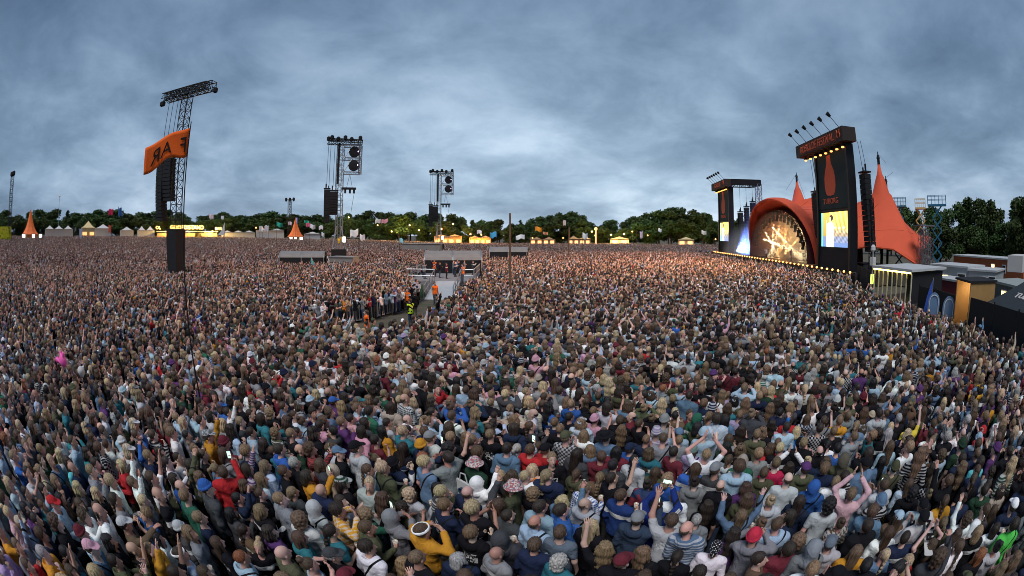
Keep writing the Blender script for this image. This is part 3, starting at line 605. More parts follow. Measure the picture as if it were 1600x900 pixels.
# ---- people one can pick out: head position in the picture, look, label
SPECIAL = [
 (182,716,'cup_both',('hoodie','red'),('long','blond'),None,dict(fem=1,yaw=2.6),'person with long blond hair in a red hooded top turned towards the camera'),
 (222,695,'hands_head',('sweater','blue'),('short','dark brown'),None,{},'person in royal blue sweater with both hands on top of the head'),
 (320,770,'down2',('jacket','charcoal'),('messy','brown'),('beanie','blue'),{},'person in blue beanie and charcoal jacket near the left tower pole'),
 (322,683,'raise_l',('hoodie','mustard'),('short','brown'),('cap','white'),dict(hatpat='camo'),'person in mustard hoodie and black and white cap with one arm raised'),
 (54,618,'down',('sweater','pale blue'),('bald','brown'),None,{},'bald person in pale blue shirt at the left edge of the crowd'),
 (182,620,'out',('jacket','teal'),('short','dark brown'),None,{},'person in teal denim jacket holding one arm straight out'),
 (284,858,'cup',('t_shirt','pale blue'),('short','dark brown'),('headband','white'),{},'person with white headband and pale blue t-shirt at the lower left'),
 (38,866,'down',('jacket','red'),('short','brown'),None,dict(fem=1),'person in red jacket in the bottom left corner'),
 (105,712,'down2',('t_shirt','turquoise'),('long','dark brown'),None,dict(fem=1),'person in turquoise t-shirt among dark jackets at the left'),
 (30,806,'raise',('sweater','pale blue'),('long','dark blond'),('cap','beige'),dict(fem=1),'person in beige cap and pale blue top raising one arm at the left edge'),
 (652,697,'phone_one',('sweater','navy'),('short','brown'),('beanie','mustard'),dict(exact=1),'person in mustard yellow beanie and navy sweater holding a phone'),
 (662,826,'cheer',('jacket','mustard'),('messy','brown'),('headband','white'),dict(exact=1),'person in mustard yellow jacket with white headband, elbows out'),
 (697,792,'chin',('sweater','navy'),('short','light brown'),None,{},'person in navy sweater with short light brown hair and hand at the chin'),
 (655,760,'cup',('sweater','light grey'),('curly','blond'),None,dict(fem=1),'person with big pale blond curls in light grey sweatshirt'),
 (570,712,'cup',('hoodie','light grey'),('short','brown'),('cap','black'),{},'person in black cap and light grey hoodie holding a cup'),
 (505,760,'fold',('jacket','navy'),('bald','brown'),None,{},'bald person with folded arms in navy jacket'),
 (443,862,'chin',('sweater','olive'),('bald','brown'),None,{},'bald person in olive sweater at the bottom edge of the picture'),
 (480,809,'fold',('jacket','light grey'),('curly','light brown'),None,{},'person with curly light brown hair in pale grey cardigan, arms folded'),
 (633,630,'cup',('sweater','black'),('fringe','brown'),None,dict(patt='check'),'balding person in black and white checked shirt'),
 (660,645,'cup_both',('hoodie','beige'),('long','blond'),None,dict(fem=1,yaw=3.0),'blond person in beige hoodie facing the camera'),
 (518,624,'down',('jacket','purple'),('short','brown'),('cap','blue'),dict(exact=1),'person in bright blue cap and purple jacket'),
 (788,706,'down',('hoodie','denim blue'),('short','dark brown'),None,{},'person with short dark hair in denim blue hooded jacket, seen from behind'),
 (744,724,'down',('jacket','dark green'),('short','brown'),('bucket','white'),dict(hatpat='floral'),'person in patterned bucket hat and dark green jacket wearing a tote bag'),
 (566,822,'cup',('jacket','olive'),('short','brown'),None,{},'person in olive jacket with brown hair holding a cup at chest height'),
 (520,856,'down2',('jacket','black'),('short','grey'),('cap','charcoal'),{},'person in charcoal flat cap and black jacket at the bottom edge'),
 (752,799,'clap',('t_shirt','black'),('messy','blond'),None,{},'person in black t-shirt with messy short blond hair clapping'),
 (778,858,'down',('hoodie','grey'),('bald','brown'),None,{},'bald person in grey hoodie at the bottom centre'),
 (681,604,'out',('jacket','red'),('short','dark brown'),None,dict(exact=1,yaw=-2.2),'person in bright red jacket with an arm held out, mid crowd'),
 (922,755,'cup',('sweater','white'),('short','dark blond'),None,dict(patt='gingham'),'person in blue and white gingham shirt with short fair hair'),
 (972,772,'cup',('sweater',(.015,.035,.13)),('short','brown'),None,{},'person in deep navy pullover with short brown hair beside the gingham shirt'),
 (1037,792,'phone',('jacket',(.012,.03,.16)),('short','dark brown'),None,dict(exact=1),'person in dark blue track jacket with white sleeve stripes filming overhead'),
 (995,812,'phone_one',('hoodie',(.03,.045,.075)),('short','brown'),('cap','grey'),{},'person in grey cap and slate hoodie holding up a lit phone'),
 (1182,843,'cheer',('hoodie','grey'),('short','brown'),('beanie',(.5,.03,.06)),{},'person in raspberry red beanie and grey hoodie'),
 (1113,852,'cup_both',('sweater','white'),('short','black'),('scarf','black'),dict(hatpat='dots',fem=1),'person in black polka dot headscarf and white top'),
 (1155,792,'both',('jacket','denim blue'),('long','light brown'),None,dict(fem=1),'person in denim jacket with long light brown hair raising both arms'),
 (1090,802,'down',('hoodie','grey'),('short','grey'),None,dict(fem=1),'person with short grey hair in plain grey hoodie'),
 (840,792,'down2',('sweater',(.2,.29,.4)),('short','dark brown'),None,{},'person in light slate blue sweatshirt with short dark hair'),
 (880,832,'down',('t_shirt',(.12,.16,.21)),('short','brown'),None,{},'person in slate grey t-shirt with short brown hair, bottom centre'),
 (877,868,'down',('sweater','teal'),('curly','grey'),None,dict(fem=1),'person with curly grey hair in teal top at the bottom edge'),
 (808,765,'cup',('jacket','olive'),('short','brown'),('bucket','white'),dict(hatpat='floral',yaw=1.2),'person in flowery bucket hat and olive jacket looking sideways'),
 (988,692,'down',('sweater','blue'),('short','brown'),('cap','navy'),dict(exact=1),'person in navy cap and bright blue shirt'),
 (953,682,'down2',('sweater','denim blue'),('short','brown'),('brim','black'),{},'person in black brimmed hat and denim blue shirt'),
 (963,725,'down',('hoodie','charcoal'),('short','black'),None,{},'person with black hair in charcoal hoodie behind the bright blue shirt'),
 (1057,665,'down',('sweater',(.25,.34,.44)),('short','brown'),('cap','denim blue'),{},'person in blue cap and light blue shirt, seen from behind'),
 (1088,689,'down',('sweater','lilac'),('bob','brown'),('beanie',(.2,.3,.27)),dict(fem=1),'person in lilac sweater and pale green beanie'),
 (1163,722,'down',('hoodie','green'),('short','brown'),('beanie',(.3,.26,.22)),{},'person in green hoodie and taupe beanie'),
 (1120,735,'down2',('t_shirt','charcoal'),('short','brown'),('cap','grey'),{},'person in grey cap and charcoal t-shirt, seen from behind'),
 (923,815,'down',('jacket','black'),('long','blond'),None,dict(fem=1),'person with very long blond hair over black jacket below the gingham shirt'),
 (826,719,'phone_one',('hoodie','orange'),('long','blond'),None,dict(fem=1),'person with long blond hair in orange hoodie holding a phone'),
 (1080,650,'down',('hoodie','green'),('short','dark brown'),('hood',(.025,.11,.07)),{},'person with dark green hood up in the middle of the crowd'),
 (1208,722,'down',('t_shirt',(.42,.02,.07)),('short','light brown'),None,dict(exact=1),'person in raspberry red t-shirt with short light hair'),
 (1287,787,'down',('t_shirt','light grey'),('curly','black'),None,{},'person with black curls and light grey shirt at lower right'),
 (1270,862,'down',('hoodie','grey'),('short','brown'),('hood',(.22,.24,.27)),{},'person with grey hood pulled up at the bottom right'),
 (1300,840,'clap',('hoodie','light grey'),('short','brown'),('cap',(.12,.15,.19)),{},'person in slate cap and light grey hoodie'),
 (1333,767,'clap_high',('sweater',(.6,.38,.42)),('messy','light brown'),None,dict(exact=1),'person in pink jumper with both arms over the head'),
 (1327,718,'down',('jacket','olive'),('short','brown'),('hood',(.09,.08,.06)),{},'person in olive parka with the hood up'),
 (1250,662,'raise_l',('jacket',(.03,.14,.42)),('bob','blond'),None,dict(fem=1,exact=1),'blond person in bright blue jacket raising an arm'),
 (1423,864,'down',('t_shirt','red'),('long','blond'),None,dict(fem=1,exact=1),'person with long blond hair in red top near the bottom right'),
 (1588,822,'cup',('jacket','bright green'),('short','dark brown'),None,dict(exact=1),'person in bright green jacket at the right edge'),
 (1530,717,'down',('t_shirt','turquoise'),('long','dark brown'),None,dict(fem=1,exact=1),'person with long dark hair in turquoise top near the right edge'),
 (1430,657,'raise',('t_shirt','yellow'),('short','brown'),None,dict(exact=1),'person in yellow t-shirt with one arm raised, right of the crowd'),
 (1312,697,'down',('t_shirt','blue'),('short','black'),None,dict(exact=1),'person with black hair in plain blue t-shirt'),
 (1223,705,'down2',('t_shirt','black'),('crop','blond'),None,{},'person with cropped blond hair in black t-shirt beside the bright blue jacket'),
 (1370,777,'phone_one',('jacket','black'),('short','brown'),('beanie','denim blue'),{},'person in denim blue beanie and black jacket with a raised phone'),
 (1403,799,'down',('jacket','brown'),('long','brown'),('cap','pale blue'),dict(fem=1),'person in pale blue cap and brown jacket'),
 (1583,788,'down',('hoodie','navy'),('short','brown'),('cap','white'),{},'person in white cap and navy hoodie at the right edge'),
 (1240,650,'down',('t_shirt','red'),('short','brown'),None,{},'person in red t-shirt beside a blond person in blue'),
 (410,742,'down',('jacket','pale blue'),('long','light brown'),None,dict(fem=1),'person in pale blue jacket with long light brown hair, left of centre'),
 (487,700,'phone_one',('jacket','black'),('curly','brown'),None,dict(patt='redcheck'),'person with brown curls in dark red checked shirt'),
 (1005,745,'down',('jacket','red'),('bun','dark brown'),None,dict(patt='redblue',fem=1),'person with dark bun in red and blue jacket'),
 (430,690,'clap',('hoodie','teal'),('short','brown'),None,dict(fem=1),'person in teal hoodie clapping, left of centre'),
 (355,640,'raise',('sweater','white'),('short','dark brown'),None,{},'person in white sweater raising one arm behind the mustard hoodie'),
]
people_xy = []
for (px, py, ps, top, hair, hat, kw, lab) in SPECIAL:
    p = at_z(px, py, 1.64); people_xy.append((p.x, p.y))
# ---- everybody: a jittered hexagonal spread, pushed apart
def hexpts(x0, x1, y0, y1, s, j):
    xs = np.arange(x0, x1, s); ys = np.arange(y0, y1, s*.92); X, Y = np.meshgrid(xs, ys); X = X+((np.arange(len(ys)) % 2)*s/2)[:, None]
    X = X+RNG.uniform(-j, j, X.shape); Y = Y+RNG.uniform(-j, j, Y.shape)
    a = .5; Xr = X*math.cos(a)-Y*math.sin(a); Yr = X*math.sin(a)+Y*math.cos(a); return Xr.ravel(), Yr.ravel()
def swirl(x, y): return x+.5*np.sin(y*.31+1)+.8*np.sin(y*.11+x*.07), y+.5*np.sin(x*.27)+.7*np.sin(x*.09-y*.06+2)
NEAR = 17.0
x, y = hexpts(-26, 26, -26, 26, .475, .12); x, y = swirl(x, y)
m = np.hypot(x, y) < NEAR; x, y = x[m], y[m]; ok = free(x, y) & (y > -7); x, y = x[ok], y[ok]
sx = np.array([q[0] for q in people_xy]); sy = np.array([q[1] for q in people_xy])
for it in range(5):
    ax_ = np.concatenate([x, sx]); ay_ = np.concatenate([y, sy])
    for c0 in range(0, len(x), 800):
        dx = x[c0:c0+800, None]-ax_[None]; dy = y[c0:c0+800, None]-ay_[None]; d = np.hypot(dx, dy)
        w = np.where((d > 1e-6) & (d < .46), (.46-d)/np.maximum(d, 1e-6)*.35, 0)
        x[c0:c0+800] += (dx*w).sum(1); y[c0:c0+800] += (dy*w).sum(1)
d = np.min(np.hypot(x[:, None]-sx[None], y[:, None]-sy[None]), 1); ok = (d > .36) & free(x, y); x, y = x[ok], y[ok]
D = np.hypot(x, y); order = np.argsort(D)
LIMIT = 300-8-len(SPECIAL)
indiv, near_rest = [], []
for i in order:
    px, py = proj(x[i], y[i], 1.62); vis = -6 < px < 1606 and py < 912 and y[i] > .5
    if vis and len(indiv) < LIMIT: indiv.append(i)
    else: near_rest.append(i)
for (px, py, ps, top, hair, hat, kw, lab), (xx, yy) in zip(SPECIAL, people_xy):
    kw = dict(kw); kw['fem'] = bool(kw.get('fem'))
    make_person(xx, yy, lab, ps, top, hair, hat, **kw)
# ---- the rest of the three hundred nearest
PSW = [('down', .2), ('down2', .17), ('pocket', .05), ('cup', .1), ('cup_l', .06), ('cup_both', .05), ('fold', .05), ('clap', .07), ('chin', .03), ('raise', .03), ('raise_l', .02), ('point', .01), ('both', .015), ('clap_high', .02), ('phone', .01), ('phone_one', .02), ('cheer', .02)]
PTXT = {'pocket': 'hands in pockets', 'cup': 'one hand held up at the chest', 'cup_l': 'left hand held up at the chest', 'cup_both': 'both hands held in front', 'fold': 'arms folded', 'clap': 'clapping', 'chin': 'hand at the chin', 'raise': 'one arm raised high', 'raise_l': 'left arm raised high', 'point': 'pointing ahead', 'both': 'both arms raised', 'clap_high': 'clapping overhead', 'phone': 'hands lifted before the face', 'phone_one': 'one hand lifted to eye level', 'cheer': 'hands at the mouth', 'down2': 'head turned', 'down': ''}
HTXT = {'short': 'short %s hair', 'crop': 'cropped %s hair', 'messy': 'tousled %s hair', 'curly': 'curly %s hair', 'long': 'long %s hair', 'long_wavy': 'wavy %s hair', 'bob': '%s bob', 'ponytail': '%s ponytail', 'bun': '%s bun', 'braid': '%s braid', 'fringe': 'balding %s hair'}
TTXT = {'t_shirt': 't-shirt', 'sweater': 'sweater', 'hoodie': 'hoodie', 'jacket': 'jacket'}
def zone(px, py):
    a = 'at the far left' if px < 170 else 'left of centre' if px < 560 else 'in the centre' if px < 1040 else 'right of centre' if px < 1430 else 'at the far right'
    b = 'on the bottom edge' if py > 840 else 'in the front rows' if py > 740 else 'a few rows back' if py > 660 else 'further back'
    return a+' '+b
used_labels = set()
def random_look():
    fem = random.random() < .47; st = random.choices(['t_shirt', 'sweater', 'hoodie', 'jacket'], [.2, .24, .2, .36])[0]
    hs = random.choice(FEMH if fem else MALH); hc = pick(HAIRW); hat = None
    if hs == 'fringe' and hc not in ('grey', 'brown'): hc = 'brown'
    q = random.random()
    if q < .05: hat = ('cap', pick(TOPW))
    elif q < .075: hat = ('beanie', pick(TOPW))
    elif q < .085: hat = ('bucket', random.choice(['white', 'beige', 'black']))
    elif q < .1: hat = ('hood', None)
    return fem, st, pick(TOPW), hs, hc, hat, pick(PSW)
HATT = {'cap': '%s cap', 'beanie': '%s beanie', 'bucket': '%s bucket hat'}
for i in indiv:
    px, py = proj(x[i], y[i], 1.62)
    for tr in range(60):
        fem, st, tc_, hs, hc, hat, ps = random_look()
        if hat and hat[0] == 'hood': st = 'hoodie'; head = 'the hood up'
        elif hat: head = HATT[hat[0]] % hat[1]
        else: head = HTXT[hs] % hc
        parts = ['person with %s in %s %s' % (head, tc_, TTXT[st])]
        if PTXT[ps]: parts.append(PTXT[ps])
        lab = ', '.join(parts+[zone(px, py)])
        while len(lab.split()) > 16: lab = ', '.join([parts[0], zone(px, py)]); break
        if lab not in used_labels and len(lab.split()) <= 16: break
    used_labels.add(lab)
    yaw = facing(x[i], y[i])+random.gauss(0, .22)
    if random.random() < .05: yaw += random.choice([-1, 1])*random.uniform(.8, 2.6)
    if hat and hat[0] == 'hood': hat = ('hood', TOPC[tc_])
    make_person(x[i], y[i], lab, ps, (st, tc_), (hs, hc), hat, yaw=yaw, fem=fem)
# ================================================================== the mass of the crowd: instanced bodies, one object
def joined(ps, st, hs, lod, fem, name, mats, hat=None):
    V, Q, mi = [], [], []; n = 0; tone = []
    M = np.array(rot_head(*POSES[ps]['head']))
    bv, bq = body_geo(ps) if lod == 0 else cached(('bg', ps, lod), lambda: geo_body(ps, lod))
    geos = [(bv, bq, 0), (*part_geo('top', ps, st, lod, fem), 2), (*part_geo('leg', ps, lod), 3)]
    if hs and hs != 'bald':
        hv, hq = part_geo('hair', hs, lod); geos.append((hv@M[:3, :3].T+M[:3, 3], hq, 1))
    if hat: hv, hq = part_geo('hat', hat, lod); geos.append((hv@M[:3, :3].T+M[:3, 3], hq, 2))
    for v, q, s in geos:
        V.append(np.asarray(v)); Q += [tuple(int(a)+n for a in k) for k in q]; mi += [s]*len(q); n += len(v)
    V = np.concatenate(V); me = to_mesh(name, V, Q, [mats['skin'], mats['hair'], mats['top'], mats['leg']], True, mi)
    if lod == 0: set_tone(me, face_tone(bv, ps))
    else: set_tone(me, np.ones((0, 3)).reshape(0, 3))
    return me
def source(prefix, specs, lod):
    c = bpy.data.collections.new(prefix)
    for i, (ps, st, hs, fem, hat) in enumerate(specs):
        o = bpy.data.objects.new('%s_%02d' % (prefix, i), joined(ps, st, hs, lod, fem, prefix, IM, hat)); c.objects.link(o)
    return c
def specs(n, up, share=.2):
    out = []; r = random.Random(5+n)
    for i in range(n):
        fem = i % 2 == 0; ps = r.choice(up) if r.random() < share else r.choice(['down', 'down2', 'cup', 'cup_l', 'clap', 'fold', 'pocket', 'chin', 'phone_one', 'cup_both'])
        st = r.choice(['t_shirt', 'sweater', 'hoodie', 'jacket']); out.append((ps, st, r.choice(FEMH if fem else MALH), fem, r.choice(['cap', 'beanie', None, None, None, None, None]) if i % 3 == 0 else None))
    return out
UPP = ['raise', 'raise_l', 'both', 'clap_high', 'phone', 'point', 'cheer']
def instancer(name, X, Y, coll, n_src, label, seed):
    rg = np.random.default_rng(seed); n = len(X); Z = ground_z(X, Y)
    me = bpy.data.meshes.new(name); me.vertices.add(n); me.vertices.foreach_set('co', np.stack([X, Y, Z], 1).ravel())
    yaw = np.arctan2(-(STAGE_C.x-X), STAGE_C.y-Y)+rg.normal(0, .26, n); odd = rg.random(n) < .05; yaw = np.where(odd, yaw+rg.uniform(-2.5, 2.5, n), yaw)
    rot = np.stack([rg.normal(0, .035, n), rg.normal(0, .035, n), yaw], 1)
    def attr(nm, ty, arr, f):
        a = me.attributes.new(nm, ty, 'POINT'); a.data.foreach_set(f, np.ascontiguousarray(arr).ravel())
    attr('turn', 'FLOAT_VECTOR', rot, 'vector'); attr('size', 'FLOAT_VECTOR', np.clip(rg.normal(.955, .045, n), .84, 1.08)[:, None]*np.array([[1, 1, 1]]), 'vector')
    attr('kind', 'INT', rg.integers(0, n_src, n).astype(np.int32), 'value')
    def colours(table, names, w):
        T = np.array([table[k] if isinstance(table, dict) else k for k in names]); i = rg.choice(len(T), n, p=np.array(w)/np.sum(w)); c = T[i]*rg.uniform(.8, 1.2, (n, 1))*rg.uniform(.94, 1.06, (n, 3))
        return np.concatenate([np.clip(c, 0, .9), np.ones((n, 1))], 1)
    attr('top_colour', 'FLOAT_COLOR', colours(TOPC, [a for a, b in TOPW], [b for a, b in TOPW]), 'color')
    attr('hair_colour', 'FLOAT_COLOR', colours(HAIR, [a for a, b in HAIRW], [b*(1.5 if a in ('dark brown', 'black', 'brown') and seed == 4 else 1) for a, b in HAIRW]), 'color')
    attr('skin_colour', 'FLOAT_COLOR', colours(SKIN, SKIN, [1, 1, 1, 1, .5, 1, .15]), 'color')
    attr('leg_colour', 'FLOAT_COLOR', colours(LEGC, LEGC, [1]*6), 'color')
    o = bpy.data.objects.new(name, me); COL.objects.link(o); tag(o, label, 'crowd', None, 'stuff')
    ng = bpy.data.node_groups.new(name+'_spread', 'GeometryNodeTree'); ng.interface.new_socket('Geometry', in_out='INPUT', socket_type='NodeSocketGeometry'); ng.interface.new_socket('Geometry', in_out='OUTPUT', socket_type='NodeSocketGeometry')
    gi = ng.nodes.new('NodeGroupInput'); go = ng.nodes.new('NodeGroupOutput'); ip = ng.nodes.new('GeometryNodeInstanceOnPoints'); ci = ng.nodes.new('GeometryNodeCollectionInfo')
    ci.inputs['Collection'].default_value = coll; ci.inputs['Separate Children'].default_value = True; ci.inputs['Reset Children'].default_value = True
    def named(nm, ty):
        a = ng.nodes.new('GeometryNodeInputNamedAttribute'); a.data_type = ty; a.inputs['Name'].default_value = nm
        return a.outputs[0]
    L = ng.links.new
    L(gi.outputs[0], ip.inputs['Points']); L(ci.outputs[0], ip.inputs['Instance']); ip.inputs['Pick Instance'].default_value = True
    L(named('kind', 'INT'), ip.inputs['Instance Index']); L(named('size', 'FLOAT_VECTOR'), ip.inputs['Scale'])
    er = ng.nodes.new('FunctionNodeEulerToRotation'); L(named('turn', 'FLOAT_VECTOR'), er.inputs[0]); L(er.outputs[0], ip.inputs['Rotation'])
    L(ip.outputs[0], go.inputs[0]); md = o.modifiers.new('spread', 'NODES'); md.node_group = ng
    return o
s0 = specs(22, UPP, .12); near_src = source('near_person', s0, 0)
X, Y = [x[near_rest]], [y[near_rest]]
instancer('crowd', X[0], Y[0], near_src, len(s0), 'dense standing festival crowd just beyond the nearest people', 3)
# mid distance
MID = 62.0
x2, y2 = hexpts(-90, 90, -90, 90, .5, .18); x2, y2 = swirl(x2, y2); D2 = np.hypot(x2, y2)
ok = (D2 >= NEAR) & (D2 < MID) & (y2 > -4) & free(x2, y2); x2, y2 = x2[ok], y2[ok]
s1 = specs(34, UPP); mid_src = source('mid_person', s1, 1)
instancer('crowd', x2, y2, mid_src, len(s1), 'packed festival crowd filling the middle of the field', 4)
# far: patches of several people
def clump(i):
    r = random.Random(100+i); V, Q, mi, C = [], [], [], []; n = 0
    for k in range(9):
        cx, cy = (k % 3-1)*.62+r.uniform(-.16, .16), (k//3-1)*.62+r.uniform(-.16, .16)
        ps = r.choice(UPP) if r.random() < .32 else r.choice(['down', 'cup', 'clap', 'down2']); fem = r.random() < .5
        M = np.array(rot_head(*POSES[ps]['head'])); st = r.choice(['t_shirt', 'sweater', 'jacket']); hs = r.choice(['long', 'short', 'messy', 'bob'])
        a = r.gauss(0, .35); R = np.array([[math.cos(a), -math.sin(a), 0], [math.sin(a), math.cos(a), 0], [0, 0, 1]]); s = r.gauss(.96, .06)
        cols = [r.choice(SKIN[:6]), HAIR[r.choices(['dark brown', 'brown', 'black', 'light brown', 'blond'], [.42, .24, .14, .12, .08])[0]], TOPC[r.choices(['black', 'navy', 'charcoal', 'white', 'pale blue', 'burgundy', 'denim blue', 'grey', 'pink', 'red'], [.34, .12, .08, .17, .1, .05, .06, .05, .02, .01])[0]]]
        hv, hq = part_geo('hair', hs, 2); hv = hv@M[:3, :3].T+M[:3, 3]
        for (v, q), ci_ in ((cached(('bg', ps, 2), lambda: geo_body(ps, 2)), 0), ((hv, hq), 1), (part_geo('top', ps, st, 2, fem), 2)):
            V.append((np.asarray(v)*s)@R.T+np.array([cx, cy, 0])); Q += [tuple(int(z)+n for z in w) for w in q]; mi += [ci_]*len(q); n += len(v); C += [(*cols[ci_], 1)]*len(v)
    me = to_mesh('far_patch', np.concatenate(V), Q, [CM['skin'], CM['hair'], CM['top']], True, mi)
    a = me.color_attributes.new('tint', 'FLOAT_COLOR', 'POINT'); a.data.foreach_set('color', np.array(C).ravel()); return me
far_src = bpy.data.collections.new('far_patch')
for i in range(14): far_src.objects.link(bpy.data.objects.new('far_patch_%02d' % i, clump(i)))
x3, y3 = hexpts(-320, 320, -320, 320, 1.95, .3); D3 = np.hypot(x3, y3); az3 = np.degrees(np.arctan2(x3, y3))
u3 = (x3-S0.x)*ST.x+(y3-S0.y)*ST.y
ok = (D3 >= MID+.6) & (y3 > -30) & (D3 < np.interp(az3, [-110, -70, -40, -10, 10, 25, 40], [185, 185, 180, 190, 185, 165, 150])) & free(x3, y3) & (az3 < 48); x3, y3 = x3[ok], y3[ok]
instancer('crowd', x3, y3, far_src, 14, 'far crowd reaching back to the tents and trees', 6)
print('CROWD', len(PEOPLE), len(near_rest), len(x2), len(x3))
# ================================================================== ground
def ground():
    n = 90; rs = np.concatenate([[0], np.geomspace(3, 1500, 60)]); V = [(0, 0, 0)]; Fq = []
    for r in rs[1:]:
        for k in range(n):
            a = 2*math.pi*k/n; X_, Y_ = r*math.sin(a), r*math.cos(a); V.append((X_, Y_, float(ground_z(X_, Y_)) if r < 900 else 0))
    for k in range(n): Fq.append((0, 1+(k+1) % n, 1+k))
    for i in range(len(rs)-2):
        for k in range(n): a = 1+i*n+k; b = 1+i*n+(k+1) % n; Fq.append((a, b, b+n, a+n))
    m = bpy.data.materials.new('trodden_grass'); m.use_nodes = True; nt = m.node_tree; b = nt.nodes['Principled BSDF']; b.inputs['Roughness'].default_value = .95
    tc = nd(nt, 'ShaderNodeTexCoord'); c = ramp(nt, noise(nt, tc.outputs['Object'], .35, 10, .7), [(.35, (.05, .042, .03)), (.5, (.1, .085, .06)), (.62, (.06, .065, .03)), (.7, (.13, .11, .085))]); lk(nt, c, b.inputs['Base Color'])
    o = mesh_obj('ground', V, Fq, m, None, None, True); tag(o, 'trodden brown and green festival field', None, None, 'structure')
ground()
# ================================================================== the stage
BLACK = mat('black_scrim', (.012, .013, .016), .85, var=.35, scale=.8); BLK2 = mat('black_steel', (.018, .019, .022), .5, .6, spec=.4); STEEL = mat('grey_aluminium', (.35, .36, .38), .4, .8, scale=6)
ORANGE = mat('orange_canvas', (.62, .095, .042), .75, var=.14, scale=.5, bump=.1); OPRINT = mat('orange_print', (.55, .12, .06), .8); DARKTEAL = mat('dark_teal_banner', (.012, .03, .035), .8, var=.4, scale=.5)
def glow(name, col, s): return mat(name, (.8, .7, .5), emit=col, estr=s)
WARMBULB = glow('warm_bulb', (1, .36, .07), 2.2); WHITEBULB = glow('white_bulb', (1, .9, .75), 14); YELLED = glow('yellow_led', (1, .8, .15), 5)
LENS = mat('lamp_lens', (.3, .28, .4), .2)
AX = (ST, SD, UP)
def painted_screen(name, u0, u1, z0, z1, w, parent, mirror):
    nx, nz = 64, 84; V, Q, C = [], [], []
    rg = np.random.default_rng(5)
    beams = [(.55, 1.05, .72, .45), (.72, 1.05, .85, .45), (.92, 1.02, .98, .5), (.4, 1.0, .58, .5)]
    for j in range(nz+1):
        for i in range(nx+1):
            s, t = i/nx, j/nz; a = s if not mirror else s
            V.append(stg(u1+(u0-u1)*s, w, z0+(z1-z0)*t)-Vector(parent.location))
            c = np.array([.5, .24, .04])*(.35+.9*t)+np.array([.02, .06, .02])
            if t < .3: c = c*.4+np.array([.02, .16, .5])*(.75-.9*t)
            for bx, by, ex, ey in beams:
                if t > .4:
                    k = (t-ey)/(by-ey); xc = ex+(bx-ex)*k; wd = .018+.035*abs(k); c = c+np.array([1.0, .75, .15])*.95*math.exp(-((s-xc)/wd)**2)
            for lx, lz in ((.55, .55), (.7, .54), (.86, .55)): c = c+np.array([1.1, .9, .6])*math.exp(-(((s-lx)/.035)**2+((t-lz)/.03)**2))
            g = .25*math.sin(41*s+9*t)*math.sin(37*t+13*s)
            if .12 < t < .5 and s > .45: c = c*(.6+g)+np.array([.18, .2, .24])*(.5+g)
            # performer in white with dark hair at a microphone
            bw = np.interp(t, [0, .3, .45, .6, .68, .72], [.13, .12, .14, .13, .11, .03]); 
            if t < .72 and abs(s-.36) < bw: c = np.array([1.0, .88, .68])*(.7+.5*math.exp(-((s-.34)/.1)**2))*(.92+.2*math.sin(30*s+20*t))
            if t < .5 and abs(s-.36) < .02: c = c*.8
            if .28 < s < .5 and abs((t-.62)+.9*(s-.5)) < .045 and t < .62: c = np.array([.85, .55, .35])
            if ((s-.37)/.062)**2+((t-.79)/.085)**2 < 1: c = np.array([.75, .42, .25])
            if ((s-.4)/.075)**2+((t-.84)/.09)**2 < 1 and (s > .385 or t > .86): c = np.array([.03, .02, .02])
            if abs(s-.2) < .012 and t < .78: c = np.array([.9, .75, .5])
            if s < .05: c = np.array([.1, .7, .6])
            C.append((*np.clip(c, 0, 1.6), 1))
    for j in range(nz):
        for i in range(nx): a = j*(nx+1)+i; Q.append((a, a+1, a+nx+2, a+nx+1))
    m = bpy.data.materials.new('screen_picture'); m.use_nodes = True; nt = m.node_tree; b = nt.nodes['Principled BSDF']; b.inputs['Base Color'].default_value = (.01, .01, .01, 1); b.inputs['Roughness'].default_value = .4
    at_ = nd(nt, 'ShaderNodeAttribute', attribute_name='picture'); lk(nt, at_.outputs['Color'], b.inputs['Emission Color']); b.inputs['Emission Strength'].default_value = 1.5
    o = mesh_obj(name, V, Q, m, parent); ca = o.data.color_attributes.new('picture', 'FLOAT_COLOR', 'POINT'); ca.data.foreach_set('color', np.array(C).ravel()); return o
def line_array(root, c, z0, z1, n, wd, dp, ax, name='line_array', curve=.6):
    """speaker cabinets hung in a gently curving column; cabinets are sub-parts of the column"""
    X_, Y_, Z_ = ax; c = Vector(c); h = (z1-z0)/n
    fr = MB(); fr.box(c+UP*(z1+.18), (wd*1.15, dp*1.1, .16), ax); fr.tube(c+UP*(z1+.2)-X_*wd*.2, c+UP*(z1+1.0)-X_*wd*.2, .12, 6); fr.tube(c+UP*(z1+.2)+X_*wd*.25, c+UP*(z1+.7)+X_*wd*.25, .1, 6)
    col = fr.build(name, BLK2, root)
    for k in range(n):
        t = (k+.5)/n; back = curve*(1-t)**2; m_ = MB(); m_.box(c+UP*(z0+h*(k+.5))+Y_*back, (wd, dp, h*.93), ax); sub(root, col, 'speaker_cabinet', m_, BLACK)
    return col
